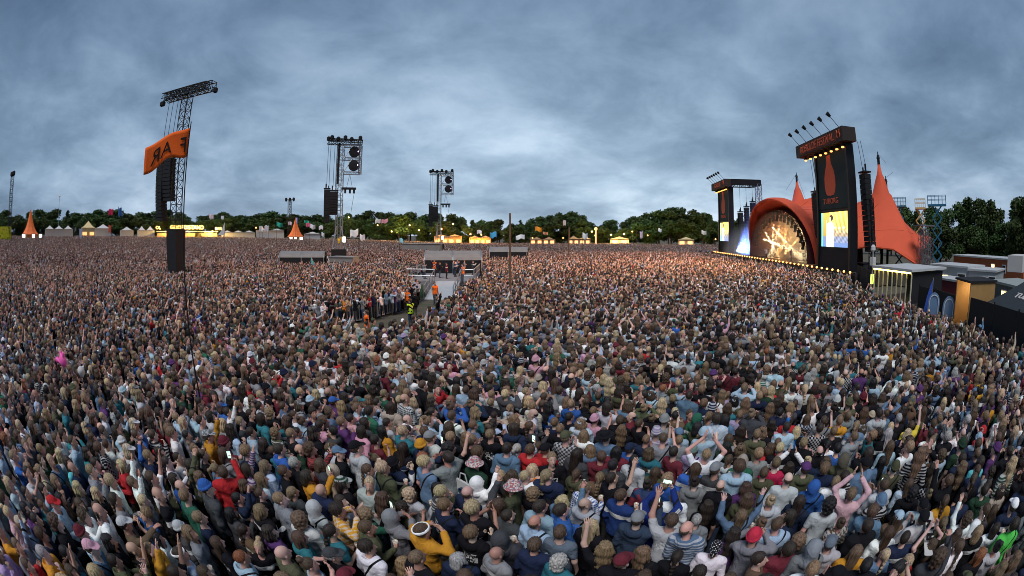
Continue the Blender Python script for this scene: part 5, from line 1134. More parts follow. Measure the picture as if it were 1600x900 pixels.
# ================================================================== platforms, shelters, ramp, barriers in the crowd
GREYROOF = mat('grey_tarpaulin', (.2, .195, .19), .55, var=.3, scale=1.2, bump=.15)
def shelter(c, yaw, L, W, h, rise, label, wall=True):
    c = Vector(c); X_ = Vector((math.cos(yaw), math.sin(yaw), 0)); Y_ = Vector((-math.sin(yaw), math.cos(yaw), 0))
    t = thing('control_shelter', c, label, 'shelter'); n = 10
    for hf in (0, 1):
        rf = MB(); a0 = -L/2+hf*L/2+.02; a1 = a0+L/2-.04
        for k in range(n):
            p = []
            for kk in (k, k+1):
                q = math.pi*kk/n; y_ = -W/2*math.cos(q); z_ = h+rise*math.sin(q); p.append((y_, z_))
            rf.add([c+X_*a0+Y_*p[0][0]+UP*p[0][1], c+X_*a1+Y_*p[0][0]+UP*p[0][1], c+X_*a1+Y_*p[1][0]+UP*p[1][1], c+X_*a0+Y_*p[1][0]+UP*p[1][1]], [(0, 1, 2, 3)])
        r_ = rf.build('roof_panel', GREYROOF, t); md = r_.modifiers.new('thickness', 'SOLIDIFY'); md.thickness = .06
    MB().box(c-Y_*(W/2-.08)+UP*(h/2), (L-.1, .08, h), (X_, Y_, UP)).build('side_curtain', BLACK, t)
    MB().box(c+Y_*(W/2-.08)+UP*(h/2), (L-.1, .08, h), (X_, Y_, UP)).build('side_curtain', BLACK, t)
    MB().box(c-X_*(L/2-.05)+UP*(h/2), (.08, W-.2, h), (X_, Y_, UP)).build('end_curtain', BLACK, t)
    for sx in (-1, 0, 1):
        for sy in (-1, 1): MB().tube(c+X_*sx*(L/2-.06)+Y_*sy*(W/2+.02), c+X_*sx*(L/2-.06)+Y_*sy*(W/2+.02)+UP*h, .06, 5).build('post', STEEL, t)
    for e in (-L/2, 0, L/2):
        ar = MB()
        for k in range(n):
            q0, q1 = math.pi*k/n, math.pi*(k+1)/n; ar.tube(c+X_*e+Y_*(-W/2*math.cos(q0))+UP*(h+rise*math.sin(q0)), c+X_*e+Y_*(-W/2*math.cos(q1))+UP*(h+rise*math.sin(q1)), .06, 4)
        ar.build('roof_arch', STEEL, t)
    return t
shelter((-7.0, 50.5, 0), .12, 6.6, 5.0, 2.5, 1.0, 'arched grey control shelter with black sides on the platform behind the ramp')
q = SHELTERS[0]; shelter((q[0], q[1], 0), .35, 6.6, 4.8, 2.3, .8, 'grey arched control shelter in the crowd below the second tower')
q = SHELTERS[1]; shelter((q[0], q[1], 0), -.1, 6.8, 4.6, 2.3, .85, 'far grey arched shelter beside the wooden pole')
p = at(538, 391, 60); o = MB().box((p.x, p.y, 1.15), (3.6, 2.5, 2.3)).box((p.x, p.y, 2.36), (3.8, 2.7, .1)).build('equipment_box', GREYROOF, org=(p.x, p.y, 0)); tag(o, 'low grey equipment cover beside the second tower shelter', 'equipment cover')
p = at(660, 379, 100); o = MB().box((p.x, p.y, 1.6), (9, 3, 3.2)).box((p.x, p.y, 3.25), (9.3, 3.3, .1)).build('equipment_box', GREYROOF, org=(p.x, p.y, 0)); tag(o, 'long low grey cover at the foot of the third tower', 'equipment cover')
# platform and ramp
def platform():
    t = thing('viewing_platform', (-6.6, 44, 0), 'raised viewing platform with metal ramp and handrails in the crowd', 'platform')
    MB().box((-6.9, 47.0, .5), (6.6, 14.0, 1.0)).build('platform_deck', mat('grey_deck', (.22, .22, .23), .7), t)
    rp = MB().hexa([Vector(q) for q in ((-7.3, 34.6, 0), (-4.9, 34.6, 0), (-4.9, 40.0, 0), (-7.3, 40.0, 0), (-7.3, 34.6, .05), (-4.9, 34.6, .05), (-4.9, 40.0, 1.02), (-7.3, 40.0, 1.02))]); rp.build('ramp', mat('pale_ramp', (.4, .42, .44), .55, var=.12, scale=2), t)
    for xx in (-7.35, -4.85):
        r = MB()
        for k in range(5): yy = 34.7+k*1.32; zb = .05+(yy-34.6)/5.4*.97; r.tube((xx, yy, zb-.03), (xx, yy, zb+1.1), .04, 5)
        for hz in (.55, 1.1): r.tube((xx, 34.7, .07+hz), (xx, 40.0, 1.02+hz), .04, 5)
        r.build('handrail', STEEL, t)
    r = MB()
    for k in range(9):
        for xx in (-10.15, -3.65): r.tube((xx, 40.1+k*1.6, .98), (xx, 40.1+k*1.6, 2.1), .04, 5)
    for xx in (-10.15, -3.65):
        for hz in (1.5, 2.1): r.tube((xx, 40.1, hz), (xx, 52.9, hz), .04, 5)
    for a, b in ((-10.15, -7.35), (-4.85, -3.65)):
        for hz in (1.5, 2.1): r.tube((a, 40.1, hz), (b, 40.1, hz), .04, 5)
    r.build('guard_rail', STEEL, t)
    for x_ in (-8.4, -3.7): MB().hexa([Vector(q) for q in ((x_-.7, 35.5, 0), (x_+.7, 35.5, 0), (x_+.7, 37.2, 0), (x_-.7, 37.2, 0), (x_-.5, 35.6, .9), (x_+.6, 35.7, .9), (x_+.5, 37.1, 1.0), (x_-.6, 37.0, 1.0))]).build('green_cover', mat('green_tarp', (.02, .09, .05), .8), t)
platform()
GALV = mat('galvanised_steel', (.62, .63, .65), .5, 0)
def barrier(a, b, label):
    a, b = Vector(a), Vector(b); L = (b-a).length; X_ = (b-a).normalized(); Y_ = Vector((-X_.y, X_.x, 0))
    t = thing('crowd_barrier', a, label, 'barrier', 'crowd barriers along the corridor')
    f = MB(); f.tube(a+UP*.12, a+UP*1.2, .035, 5).tube(b+UP*.12, b+UP*1.2, .035, 5).tube(a+UP*1.2, b+UP*1.2, .05, 5).tube(a+UP*.15, b+UP*.15, .03, 5); f.build('frame', GALV, t)
    n = max(4, int(L/.2))
    for k in range(1, n): MB().tube(a+X_*(L*k/n)+UP*.16, a+X_*(L*k/n)+UP*1.19, .032, 4).build('bar', GALV, t)
    for q in (a+X_*.3, b-X_*.3): MB().tube(q+UP*.03-Y_*.4, q+UP*.03+Y_*.4, .03, 5).build('foot', STEEL, t)
    p = MB().hexa([a+Y_*.0+UP*.2, b+UP*.2, b+Y_*.45+UP*.0, a+Y_*.45, a+UP*.24, b+UP*.24, b+Y_*.45+UP*.04, a+Y_*.45+UP*.04]); p.build('tread_plate', STEEL, t)
line = [Vector((-12.6, 20.8, 0)), Vector((-9.1, 25.0, 0)), Vector((-8.0, 28.4, 0)), Vector((-7.8, 34.2, 0))]; segs = []
for a, b in zip(line, line[1:]):
    n = max(1, round((b-a).length/2.1))
    for k in range(n): segs.append((a+(b-a)*(k/n+.004), a+(b-a)*((k+1)/n-.004)))
ordn = ['first', 'second', 'third', 'fourth', 'fifth', 'sixth', 'seventh', 'eighth', 'ninth', 'tenth']
for k, (a, b) in enumerate(segs): barrier(a, b, 'grey steel crowd barrier left of the corridor, %s from the camera' % ordn[k])
# stewards and people in the corridor, on the ramp, on shoulders
HV = (.85, .16, .02); HY = (.6, .85, .04)
for (px, py, ps, top, col, vest, yaw, z, lab) in (
  (638, 452, 'down', 'jacket', 'black', HV, 2.5, 0, 'steward in orange vest standing at the end of the barrier'),
  (574, 486, 'down2', 't_shirt', 'black', HV, 2.0, 0, 'steward in orange vest in the corridor nearest the camera'),
  (680, 444, 'down', 't_shirt', 'black', HV, -2.4, 0, 'person in orange vest at the foot of the ramp'),
  (641, 468, 'cup_both', 'jacket', 'black', HY, 1.0, 0, 'steward in yellow vest beside the barrier'),
  (679, 408, 'phone_one', 'jacket', 'navy', HV, 2.9, 1.0, 'steward in orange vest up on the platform'),
  (722, 415, 'down', 'jacket', 'black', HV, 1.2, 1.0, 'steward in orange vest at the right rail of the platform'),
  (733, 402, 'down', 'jacket', 'black', HY, 1.2, 1.0, 'steward in yellow vest beside the arched shelter'),
  (647, 458, 'down', 'jacket', 'black', None, .6, 0, 'person in long black jacket behind the yellow vest steward')):
    p = at_z(px, py, z+1.64); make_person(p.x, p.y, lab, ps, (top, col), ('short', 'brown'), None, yaw=yaw, z=z, vest=vest, group='stewards in the corridor')
for k, (px, py, ps, col, hc, lab) in enumerate(((681, 466, 'shoulder_up', 'black', 'light brown', 'person in black sitting on shoulders near the corridor, arms up'), (487, 405, 'shoulder_cup', 'turquoise', 'dark brown', 'person in turquoise top sitting on shoulders far left'))):
    z = .72; p = at_z(px, py, z+1.62); make_person(p.x, p.y, lab, ps, ('sweater', col), ('bun', hc), None, z=z, sc=.97, leg=(.1, .17, .25))
nb = 0
for k in range(16):
    x_ = -9.6+5.4*RNG.random(); y_ = 40.6+10*((k+.5)/16); 
    if nb < 12 and not (-7.4 < x_ < -4.8 and y_ < 42):
        nb += 1; z = 1.0; col = random.choice(['navy', 'black', 'charcoal', 'denim blue', 'grey', 'burgundy']); make_person(x_, y_, 'person in %s on the viewing platform, %s from its front rail' % (col, (ordn+['eleventh', 'twelfth', 'thirteenth', 'fourteenth'])[nb-1]), random.choice(['down', 'cup', 'fold', 'clap']), ('jacket', col), ('short', 'brown'), None, z=z, sc=.9, group='people on the viewing platform')
# ================================================================== trees
def leaf_mat(name, c0, c1):
    m = bpy.data.materials.new(name); m.use_nodes = True; nt = m.node_tree; b = nt.nodes['Principled BSDF']; b.inputs['Roughness'].default_value = .75; b.inputs['Specular IOR Level'].default_value = .2
    tc = nd(nt, 'ShaderNodeTexCoord'); oi = nd(nt, 'ShaderNodeObjectInfo'); n1 = noise(nt, tc.outputs['Object'], .9, 5, .7)
    c = mixc(nt, n1, c0, c1); hs = nd(nt, 'ShaderNodeHueSaturation'); lk(nt, c, hs.inputs['Color']); lk(nt, mth(nt, 'ADD', mth(nt, 'MULTIPLY', oi.outputs['Random'], .6), .7), hs.inputs['Value']); lk(nt, mth(nt, 'ADD', mth(nt, 'MULTIPLY', oi.outputs['Random'], .05), .475), hs.inputs['Hue'])
    lk(nt, hs.outputs[0], b.inputs['Base Color']); return m
LEAF = leaf_mat('broad_leaves', (.03, .055, .016), (.07, .11, .035)); LEAFD = leaf_mat('dark_leaves', (.018, .04, .018), (.04, .075, .03)); BARK = mat('bark', (.07, .05, .035), .9, var=.4, scale=2)
def tree_meshes(seed, kind):
    r = np.random.default_rng(seed); H = 1.0
    mb = MB(); th = .34 if kind != 'pine' else .9
    mb.tube((0, 0, 0), (.01, .01, th), .022, 7, .014); limbs = []
    blobs = []
    if kind == 'round':
        for k in range(13):
            a = r.uniform(0, 6.28); rr = r.uniform(.06, .25); z = r.uniform(.2, .86); rr *= math.sqrt(max(.05, 1-((z-.52)/.42)**2))*1.2; blobs.append((rr*math.cos(a), rr*math.sin(a), z, r.uniform(.1, .17)))
        blobs.append((0, 0, .88, .11))
    elif kind == 'tall':
        for k in range(14):
            a = r.uniform(0, 6.28); z = .18+.8*k/14; rr = .1*r.uniform(.3, 1)*(1.25-z); blobs.append((rr*math.cos(a), rr*math.sin(a), z, .13*(1.2-z)+.03))
    else:
        for k in range(15):
            z = .22+.76*k/15; a = r.uniform(0, 6.28); rr = .05*(1.1-z); blobs.append((rr*math.cos(a), rr*math.sin(a), z, .17*(1.08-z)))
    for bx, by, bz, br in blobs[:9]: mb.tube((0, 0, max(.12, bz*.55)), (bx*.8, by*.8, bz), .009, 5, .004)
    n = 4200; w = np.array([b[3]**2 for b in blobs]); idx = r.choice(len(blobs), n, p=w/w.sum()); B = np.array(blobs)[idx]
    d = r.normal(size=(n, 3)); d /= np.linalg.norm(d, axis=1)[:, None]; rad = B[:, 3]*(r.random(n)**.4)*r.uniform(.8, 1.15, n)
    P = B[:, :3]+d*rad[:, None]*np.array([1, 1, .85]); s = r.uniform(.014, .032, n); u = r.normal(size=(n, 3)); u /= np.linalg.norm(u, axis=1)[:, None]; v = np.cross(u, r.normal(size=(n, 3))); v /= np.linalg.norm(v, axis=1)[:, None]
    V = np.stack([P-u*s[:, None], P+v*s[:, None]*.7, P+u*s[:, None], P-v*s[:, None]*.7], 1).reshape(-1, 3)
    Q = np.arange(4*n).reshape(-1, 4)
    tm = bpy.data.meshes.new('trunk'); tm.from_pydata([tuple(q) for q in mb.v], [], mb.f); tm.materials.append(BARK)
    cm = bpy.data.meshes.new('crown'); cm.from_pydata(V.tolist(), [], Q.tolist()); cm.materials.append(LEAFD if kind == 'pine' else LEAF)
    return tm, cm
TREES = {(k, i): tree_meshes(40+7*i+len(k), k) for k in ('round', 'tall', 'pine') for i in range(4)}
def tree(px, D, pyt, kind, i, label, wid=1.0, group='trees along the edge of the field'):
    p = at(px, pyt, D); z0 = float(ground_z(p.x, p.y)); h = p.z-z0; wid *= 1.45 if px < 520 else 1.0; tm, cm = TREES[(kind, i % 4)]
    o = bpy.data.objects.new('tree', None); COL.objects.link(o); o.location = (p.x, p.y, z0); o.scale = (h*wid, h*wid, h); o.rotation_euler = (0, 0, random.uniform(0, 6.28)); o.empty_display_size = .1
    tag(o, label, 'tree', group)
    for nm, me in (('trunk', tm), ('crown', cm)): c = bpy.data.objects.new(nm, me); COL.objects.link(c); c.parent = o
    return o
# skyline of the treeline in the picture: x, top y
SKY_X = [0, 30, 70, 100, 130, 160, 185, 215, 250, 285, 298, 315, 345, 380, 420, 445, 470, 495, 520, 545, 580, 620, 650, 690, 720, 760, 790, 830, 860, 885, 905, 925, 950, 985, 1020, 1060, 1090, 1120, 1180]
SKY_Y = [326, 330, 326, 327, 332, 325, 328, 327, 325, 330, 352, 330, 331, 332, 331, 327, 335, 331, 340, 332, 327, 325, 333, 331, 338, 339, 344, 340, 334, 324, 330, 346, 344, 338, 330, 321, 327, 331, 336]
ords = lambda k: '%d%s' % (k, 'th' if 10 <= k % 100 <= 20 else {1: 'st', 2: 'nd', 3: 'rd'}.get(k % 10, 'th'))
k = 0; px = -40.0
while px < 1190:
    D = float(np.interp(px, [0, 300, 600, 900, 1180], [225, 225, 205, 210, 190]))+random.uniform(-6, 8); top = float(np.interp(px, SKY_X, SKY_Y))+random.uniform(-2.5, 6)
    kind = random.choices(['round', 'tall', 'pine'], [.75, .15, .1])[0]; k += 1
    tree(px, D, top, kind, k, '%s tree in the back treeline, %s from the left edge' % ({'round': 'broad leafy', 'tall': 'slender', 'pine': 'dark conical'}[kind], ords(k)), random.uniform(1.05, 1.5)); px += random.uniform(12, 20)
k = 0; px = -30.0
while px < 1180:   # nearer, lower row that closes the gaps
    if not 290 < px < 308: k += 1; tree(px, 192+random.uniform(-5, 8), float(np.interp(px, SKY_X, SKY_Y))+random.uniform(6, 16), 'round', k, 'low bushy tree in the nearer row of the treeline, %s from the left' % ords(k), random.uniform(1.3, 1.8), 'low trees before the treeline')
    px += random.uniform(13, 21)
k = 0
for px, D, top, kind, wd in ((1392, 120, 322, 'pine', .9), (1410, 118, 318, 'round', 1.0), (1432, 112, 326, 'tall', 1.2), (1455, 105, 320, 'round', 1.1), (1478, 100, 322, 'pine', 1.0), (1497, 92, 312, 'round', 1.0), (1512, 88, 305, 'tall', 1.3), (1530, 86, 307, 'round', 1.0), (1548, 84, 310, 'tall', 1.3), (1562, 84, 322, 'round', 1.1), (1588, 72, 306, 'tall', 1.4), (1602, 66, 300, 'round', 1.0), (1620, 62, 304, 'pine', 1.0), (1376, 130, 330, 'round', 1.2), (1470, 84, 345, 'round', 1.5), (1520, 78, 350, 'round', 1.5), (1570, 74, 345, 'round', 1.5)):
    k += 1; tree(px, D, top, kind, k, 'dark green tree behind the backstage cabins, %s of the group' % ords(k), wd, 'trees behind the stage')
# ================================================================== tents and stalls at the back of the field
WHITE = mat('white_canvas', (.5, .49, .48), .7, var=.12, scale=.6, bump=.05); CREAM = mat('cream_canvas', (.62, .48, .25), .7, var=.12, scale=.6); LIT = mat('stall_canvas', (.5, .32, .15), .7); LITC = glow('lit_counter', (1, .42, .1), .9); LITW = glow('lit_screen', (1, .93, .7), 1.6); TAN = mat('tan_board', (.35, .22, .12), .8)
ORTENT = mat('orange_tent_canvas', (.75, .17, .045), .7, var=.1, scale=.5)
def spire_tent(px, D, base, top, wpx, label, screens):
    p = at(px, top, D); b = at(px, base, D); z0 = float(ground_z(p.x, p.y)); h = p.z-z0; w = wpx/690*D/2*1.25
    t = thing('peaked_tent', (p.x, p.y, z0), label, 'tent', 'orange peaked tents'); n = 8; V = []; prof = [(1.0, .25), (.74, .34), (.52, .46), (.36, .6), (.23, .75), (.14, .88), (.05, 1.0)]
    hz = p.z-z0
    for k in range(n):
        m_ = MB(); a0, a1 = 2*math.pi*k/n+.01, 2*math.pi*(k+1)/n-.01
        for (r0, s0_), (r1, s1_) in zip(prof, prof[1:]): m_.add([Vector((p.x+w*r*math.cos(a), p.y+w*r*math.sin(a), z0+h*s)) for r, s, a in ((r0, s0_, a0), (r0, s0_, a1), (r1, s1_, a1), (r1, s1_, a0))], [(0, 1, 2, 3)])
        m_.build('canvas_panel', ORTENT, t)
    for k in range(n): a = 2*math.pi*k/n; MB().tube((p.x+w*math.cos(a), p.y+w*math.sin(a), z0), (p.x+w*math.cos(a), p.y+w*math.sin(a), z0+h*.25), .1, 5).build('post', STEEL, t)
    d = Vector((-p.x, -p.y, 0)).normalized(); R_ = Vector((-d.y, d.x, 0))
    MB().box(Vector((p.x, p.y, z0+1.2))+d*w*.7, (w*1.5, .3, 2.4), (R_, d, UP)).build('counter', mat('orange_board', (.55, .2, .07), .8), t)
    for r in screens:
        s_ = MB().box(Vector((p.x, p.y, z0+h*.2))+d*(w*1.02)+R_*w*r, (w*.36, .25, h*.15), (R_, d, UP)).build('screen_housing', BLACK, t); sub(t, s_, 'screen', MB().box(Vector((p.x, p.y, z0+h*.2))+d*(w*1.02+.14)+R_*w*r, (w*.3, .02, h*.11), (R_, d, UP)), LITW)
spire_tent(48, 165, 366, 328, 28, 'orange peaked bar tent near the left edge with lit screens', (-.7, .35, 1.1)); spire_tent(462, 168, 366, 341, 24, 'orange peaked bar tent behind the crowd right of the first tower', (-.5, 0, .6))
def marquee(px, D, base, eave, top, wpx, m, label, peaks=1):
    c = at(px, eave, D); z0 = float(ground_z(c.x, c.y)); w = wpx/690*D; d = Vector((-c.x, -c.y, 0)).normalized(); R_ = Vector((-d.y, d.x, 0)); ze = c.z; zt = at(px, top, D).z
    t = thing('marquee', (c.x, c.y, z0), label, 'tent', 'white tents behind the crowd'); o = Vector((c.x, c.y, 0)); dp = 5
    MB().box(o+UP*(z0+(ze-z0)/2)-d*.2, (w, dp*2-.6, ze-z0-.06), (R_, d, UP)).build('wall', m, t)
    if m in (LIT, TAN, CREAM):
        for k in range(peaks*2): MB().box(o+R_*(-w/2+w*(k+.5)/(peaks*2))+d*(dp-.45)+UP*(z0+2.3), (w/(peaks*2)*.6, .1, 1.2), (R_, d, UP)).build('lit_counter', LITC, t)  # glowing strip stands in for light from inside the stall opening
    for k in range(peaks):
        a, b = -w/2+w*k/peaks, -w/2+w*(k+1)/peaks; cs = [o+R_*a+d*dp+UP*ze, o+R_*b+d*dp+UP*ze, o+R_*b-d*dp+UP*ze, o+R_*a-d*dp+UP*ze]; pk = o+R_*((a+b)/2)+UP*zt; r_ = MB()
        n = 6
        for i in range(4):
            for j in range(n):
                f0, f1 = j/n, (j+1)/n; g0, g1 = f0**1.5, f1**1.5
                A0, B0 = cs[i]*(1-f0)+Vector((pk.x, pk.y, cs[i].z))*f0, cs[(i+1) % 4]*(1-f0)+Vector((pk.x, pk.y, ze))*f0; A1, B1 = cs[i]*(1-f1)+Vector((pk.x, pk.y, ze))*f1, cs[(i+1) % 4]*(1-f1)+Vector((pk.x, pk.y, ze))*f1
                r_.add([A0+UP*(zt-ze)*g0, B0+UP*(zt-ze)*g0, B1+UP*(zt-ze)*g1, A1+UP*(zt-ze)*g1], [(0, 1, 2, 3)])
        r_.build('roof', m, t)
mq = [(92, 180, 358, 352, 52, WHITE, 3, 'long white flat-roofed tent right of the orange bar tent'), (138, 185, 356, 345, 26, CREAM, 1, 'cream peaked tent behind the left crowd'), (161, 180, 357, 350, 30, WHITE, 1, 'white peaked tent right of the cream one'), (198, 178, 360, 354, 24, WHITE, 1, 'low white tent left of the lit sign'), (228, 178, 360, 353, 30, WHITE, 2, 'white tent just left of the glowing sign'), (372, 176, 363, 360, 56, WHITE, 3, 'low white tent right of the glowing sign'), (422, 178, 360, 357, 46, WHITE, 2, 'white tent left of the second orange tent'), (488, 176, 365, 362, 26, WHITE, 1, 'small white tent right of the second orange tent'), (700, 184, 369, 366, 44, LIT, 2, 'lit stall row under the trees behind the third tower'), (750, 184, 371, 368, 34, LIT, 2, 'glowing food stall under the trees left of the wooden pole'), (905, 178, 373, 368, 36, TAN, 2, 'brown stall beneath the trees right of the wooden pole'), (968, 184, 373, 369, 30, CREAM, 1, 'cream stall with string lights under the trees'), (1072, 165, 374, 370, 26, CREAM, 1, 'pale stall near the far end of the stage'), (848, 178, 374, 370, 40, TAN, 2, 'dim stall behind the wooden pole')]
for px, D, ev, tp, wpx, m_, pk, lab in mq: marquee(px, D, 0, ev, tp, wpx, m_, lab, pk)
# glowing sign
p = at(292, 357, 172); z0 = float(ground_z(p.x, p.y)); d = Vector((-p.x, -p.y, 0)).normalized(); R_ = Vector((-d.y, d.x, 0)); t = thing('illuminated_sign', (p.x, p.y, z0), 'glowing yellow letter sign on a bar roof behind the first tower', 'sign')
MB().box(Vector((p.x, p.y, z0+1.4)), (26, 4, 2.8), (R_, d, UP)).build('bar_front', TAN, t); lettering('GOORDISTAND', 2.0, Vector((p.x, p.y, p.z+.3))+d*2.1, R_, UP, glow('sign_letters', (1, .55, .12), 3), t, 'sign_letters'); MB().box(Vector((p.x, p.y, p.z-1.25)), (27, 4.4, .2), (R_, d, UP)).build('roof', WHITE, t)
lettering('BAR', 1.6, Vector((p.x, p.y, p.z-.1))+R_*13.5+d*2.1, R_, UP, glow('sign_letters', (1, .55, .12), 3), t, 'sign_letters'); lettering('OL', 1.7, Vector((p.x, p.y, p.z+.2))-R_*12.5+d*2.1, R_, UP, glow('sign_letters', (1, .55, .12), 3), t, 'sign_letters')
for q in (-9, 2, 11): new_light('POINT', 'sign_glow', Vector((p.x, p.y, p.z+.5))+R_*q+d*4, 3800, (1, .6, .15), None, .4)
# lamps in and under the trees
lamps = [(612, 362, 1), (640, 352, 1), (655, 360, 1), (690, 358, 1), (708, 350, 1), (735, 366, 1), (752, 367, 1), (775, 368, 0), (925, 362, 1), (955, 367, 1), (975, 366, 1), (930, 368, 0), (1012, 368, 0), (1030, 358, 0), (1068, 373, 1), (1098, 362, 0), (400, 356, 0), (410, 357, 0), (332, 362, 1), (880, 372, 0), (832, 372, 0), (545, 340, 1), (590, 352, 0), (988, 362, 0), (1118, 374, 0)]
for k, (px, py, big) in enumerate(lamps):
    p = at(px, py, 178 if px > 500 else 170); z0 = float(ground_z(p.x, p.y)); t = thing('festoon_lamp', (p.x, p.y, z0), 'small warm lamp on a post under the back trees, %s from the left' % ords(1+sum(q[0] < px for q in lamps)), 'lamp', 'lamps under the trees')
    MB().tube((p.x, p.y, z0), (p.x, p.y, p.z-.25), .05, 5).build('post', BLK2, t); MB().lathe((p.x, p.y, p.z-.25), [(.1, 0), (.32, .15), (.32, .4), (.1, .6)], 8).build('bulb', WARMBULB, t)
    if big: new_light('POINT', 'lamp_glow', (p.x, p.y-1.5, p.z+.4), 2200, (1, .7, .2) if not 680 < px < 800 else (1, .42, .08), None, .3)
# orange lamp column
p = at(724, 380, 0.0001) if False else at(931, 360, 170); t = thing('lamp_column', (p.x, p.y, 0), 'orange lit lamp column under the trees right of centre', 'lamp'); MB().tube((p.x, p.y, 0), (p.x, p.y, p.z), .3, 8).build('column', glow('orange_column', (1, .3, .04), .8), t); MB().lathe((p.x, p.y, p.z), [(.2, 0), (.6, .3), (.6, .9), (.2, 1.2)], 8).build('lamp_head', WARMBULB, t)
# yellow graffiti screen at the left edge
p = at(6, 355, 150); z0 = float(ground_z(p.x, p.y)); o = MB().box((p.x, p.y, z0+2.6), (6.5, .3, 5.2), (Vector((.4, .9, 0)).normalized(), Vector((.9, -.4, 0)).normalized(), UP)).build('painted_board', pat_mat('yellow_green_painting', motley([(.05, .1, .02), (.45, .5, .02), (.6, .55, .05), (.1, .25, .03)], .8)), org=(p.x, p.y, z0)); tag(o, 'yellow and green painted board at the far left edge', 'board')
# ================================================================== flags
def flag(px, py, D, wpx, hpx, col, label, base_py=None, tilt=0, letters=None, side=1, mirror=False, thick=.03, matl=None):
    p = at(px, py, D); k = D/667; w, h = wpx*k, hpx*k; z0 = float(ground_z(p.x, p.y)); d = Vector((-p.x, -p.y, 0)).normalized(); R_ = Vector((-d.y, d.x, 0))*side
    t = thing('flag', (p.x, p.y, z0), label, 'flag', 'flags held above the crowd'); n, m_ = 14, 8; V = []; r = random.Random(int(px)); ph = r.uniform(0, 6)
    MB().tube((p.x, p.y, z0+1.2), (p.x, p.y, p.z+h*.15), thick, 6, thick*.6).build('pole', BLK2 if thick < .05 else WOOD, t)
    def S(a, b): return p+R_*(w*a)+d*(.13*w*math.sin(6.5*a+ph+1.8*b)*a**.5)-UP*(h*b*(1+.08*math.sin(9*a+ph))+w*tilt*a+.09*h*math.sin(7*a+ph))
    for i in range(n+1):
        for j in range(m_+1): V.append(S(i/n, j/m_)-Vector((p.x, p.y, z0)))
    Q = [(i*(m_+1)+j, (i+1)*(m_+1)+j, (i+1)*(m_+1)+j+1, i*(m_+1)+j+1) for i in range(n) for j in range(m_)]
    c = mesh_obj('cloth', V, Q, matl or mat('flag_%d_%d_%d' % tuple(int(100*q) for q in col), col, .85, var=.12, scale=2), t, None, True); md = c.modifiers.new('thickness', 'SOLIDIFY'); md.thickness = .008
    if letters:
        vv, ff = text_geo(letters, 1.0); xs = [q.x for q in vv]; ys = [q.y for q in vv]; xm, xM, ym, yM = min(xs), max(xs), min(ys), max(ys); out = []
        for q in vv:
            a = (q.x-xm)/(xM-xm); b = (q.y-ym)/(yM-ym); a = a if not mirror else a
            out.append(S(.06+.78*a, .8-.52*b)+d*(.012+.012*(q.z > 0))-Vector((p.x, p.y, z0)))
        mesh_obj('flag_lettering', out, ff, mat('black_paint', (.01, .008, .008), .8), t)
    return t
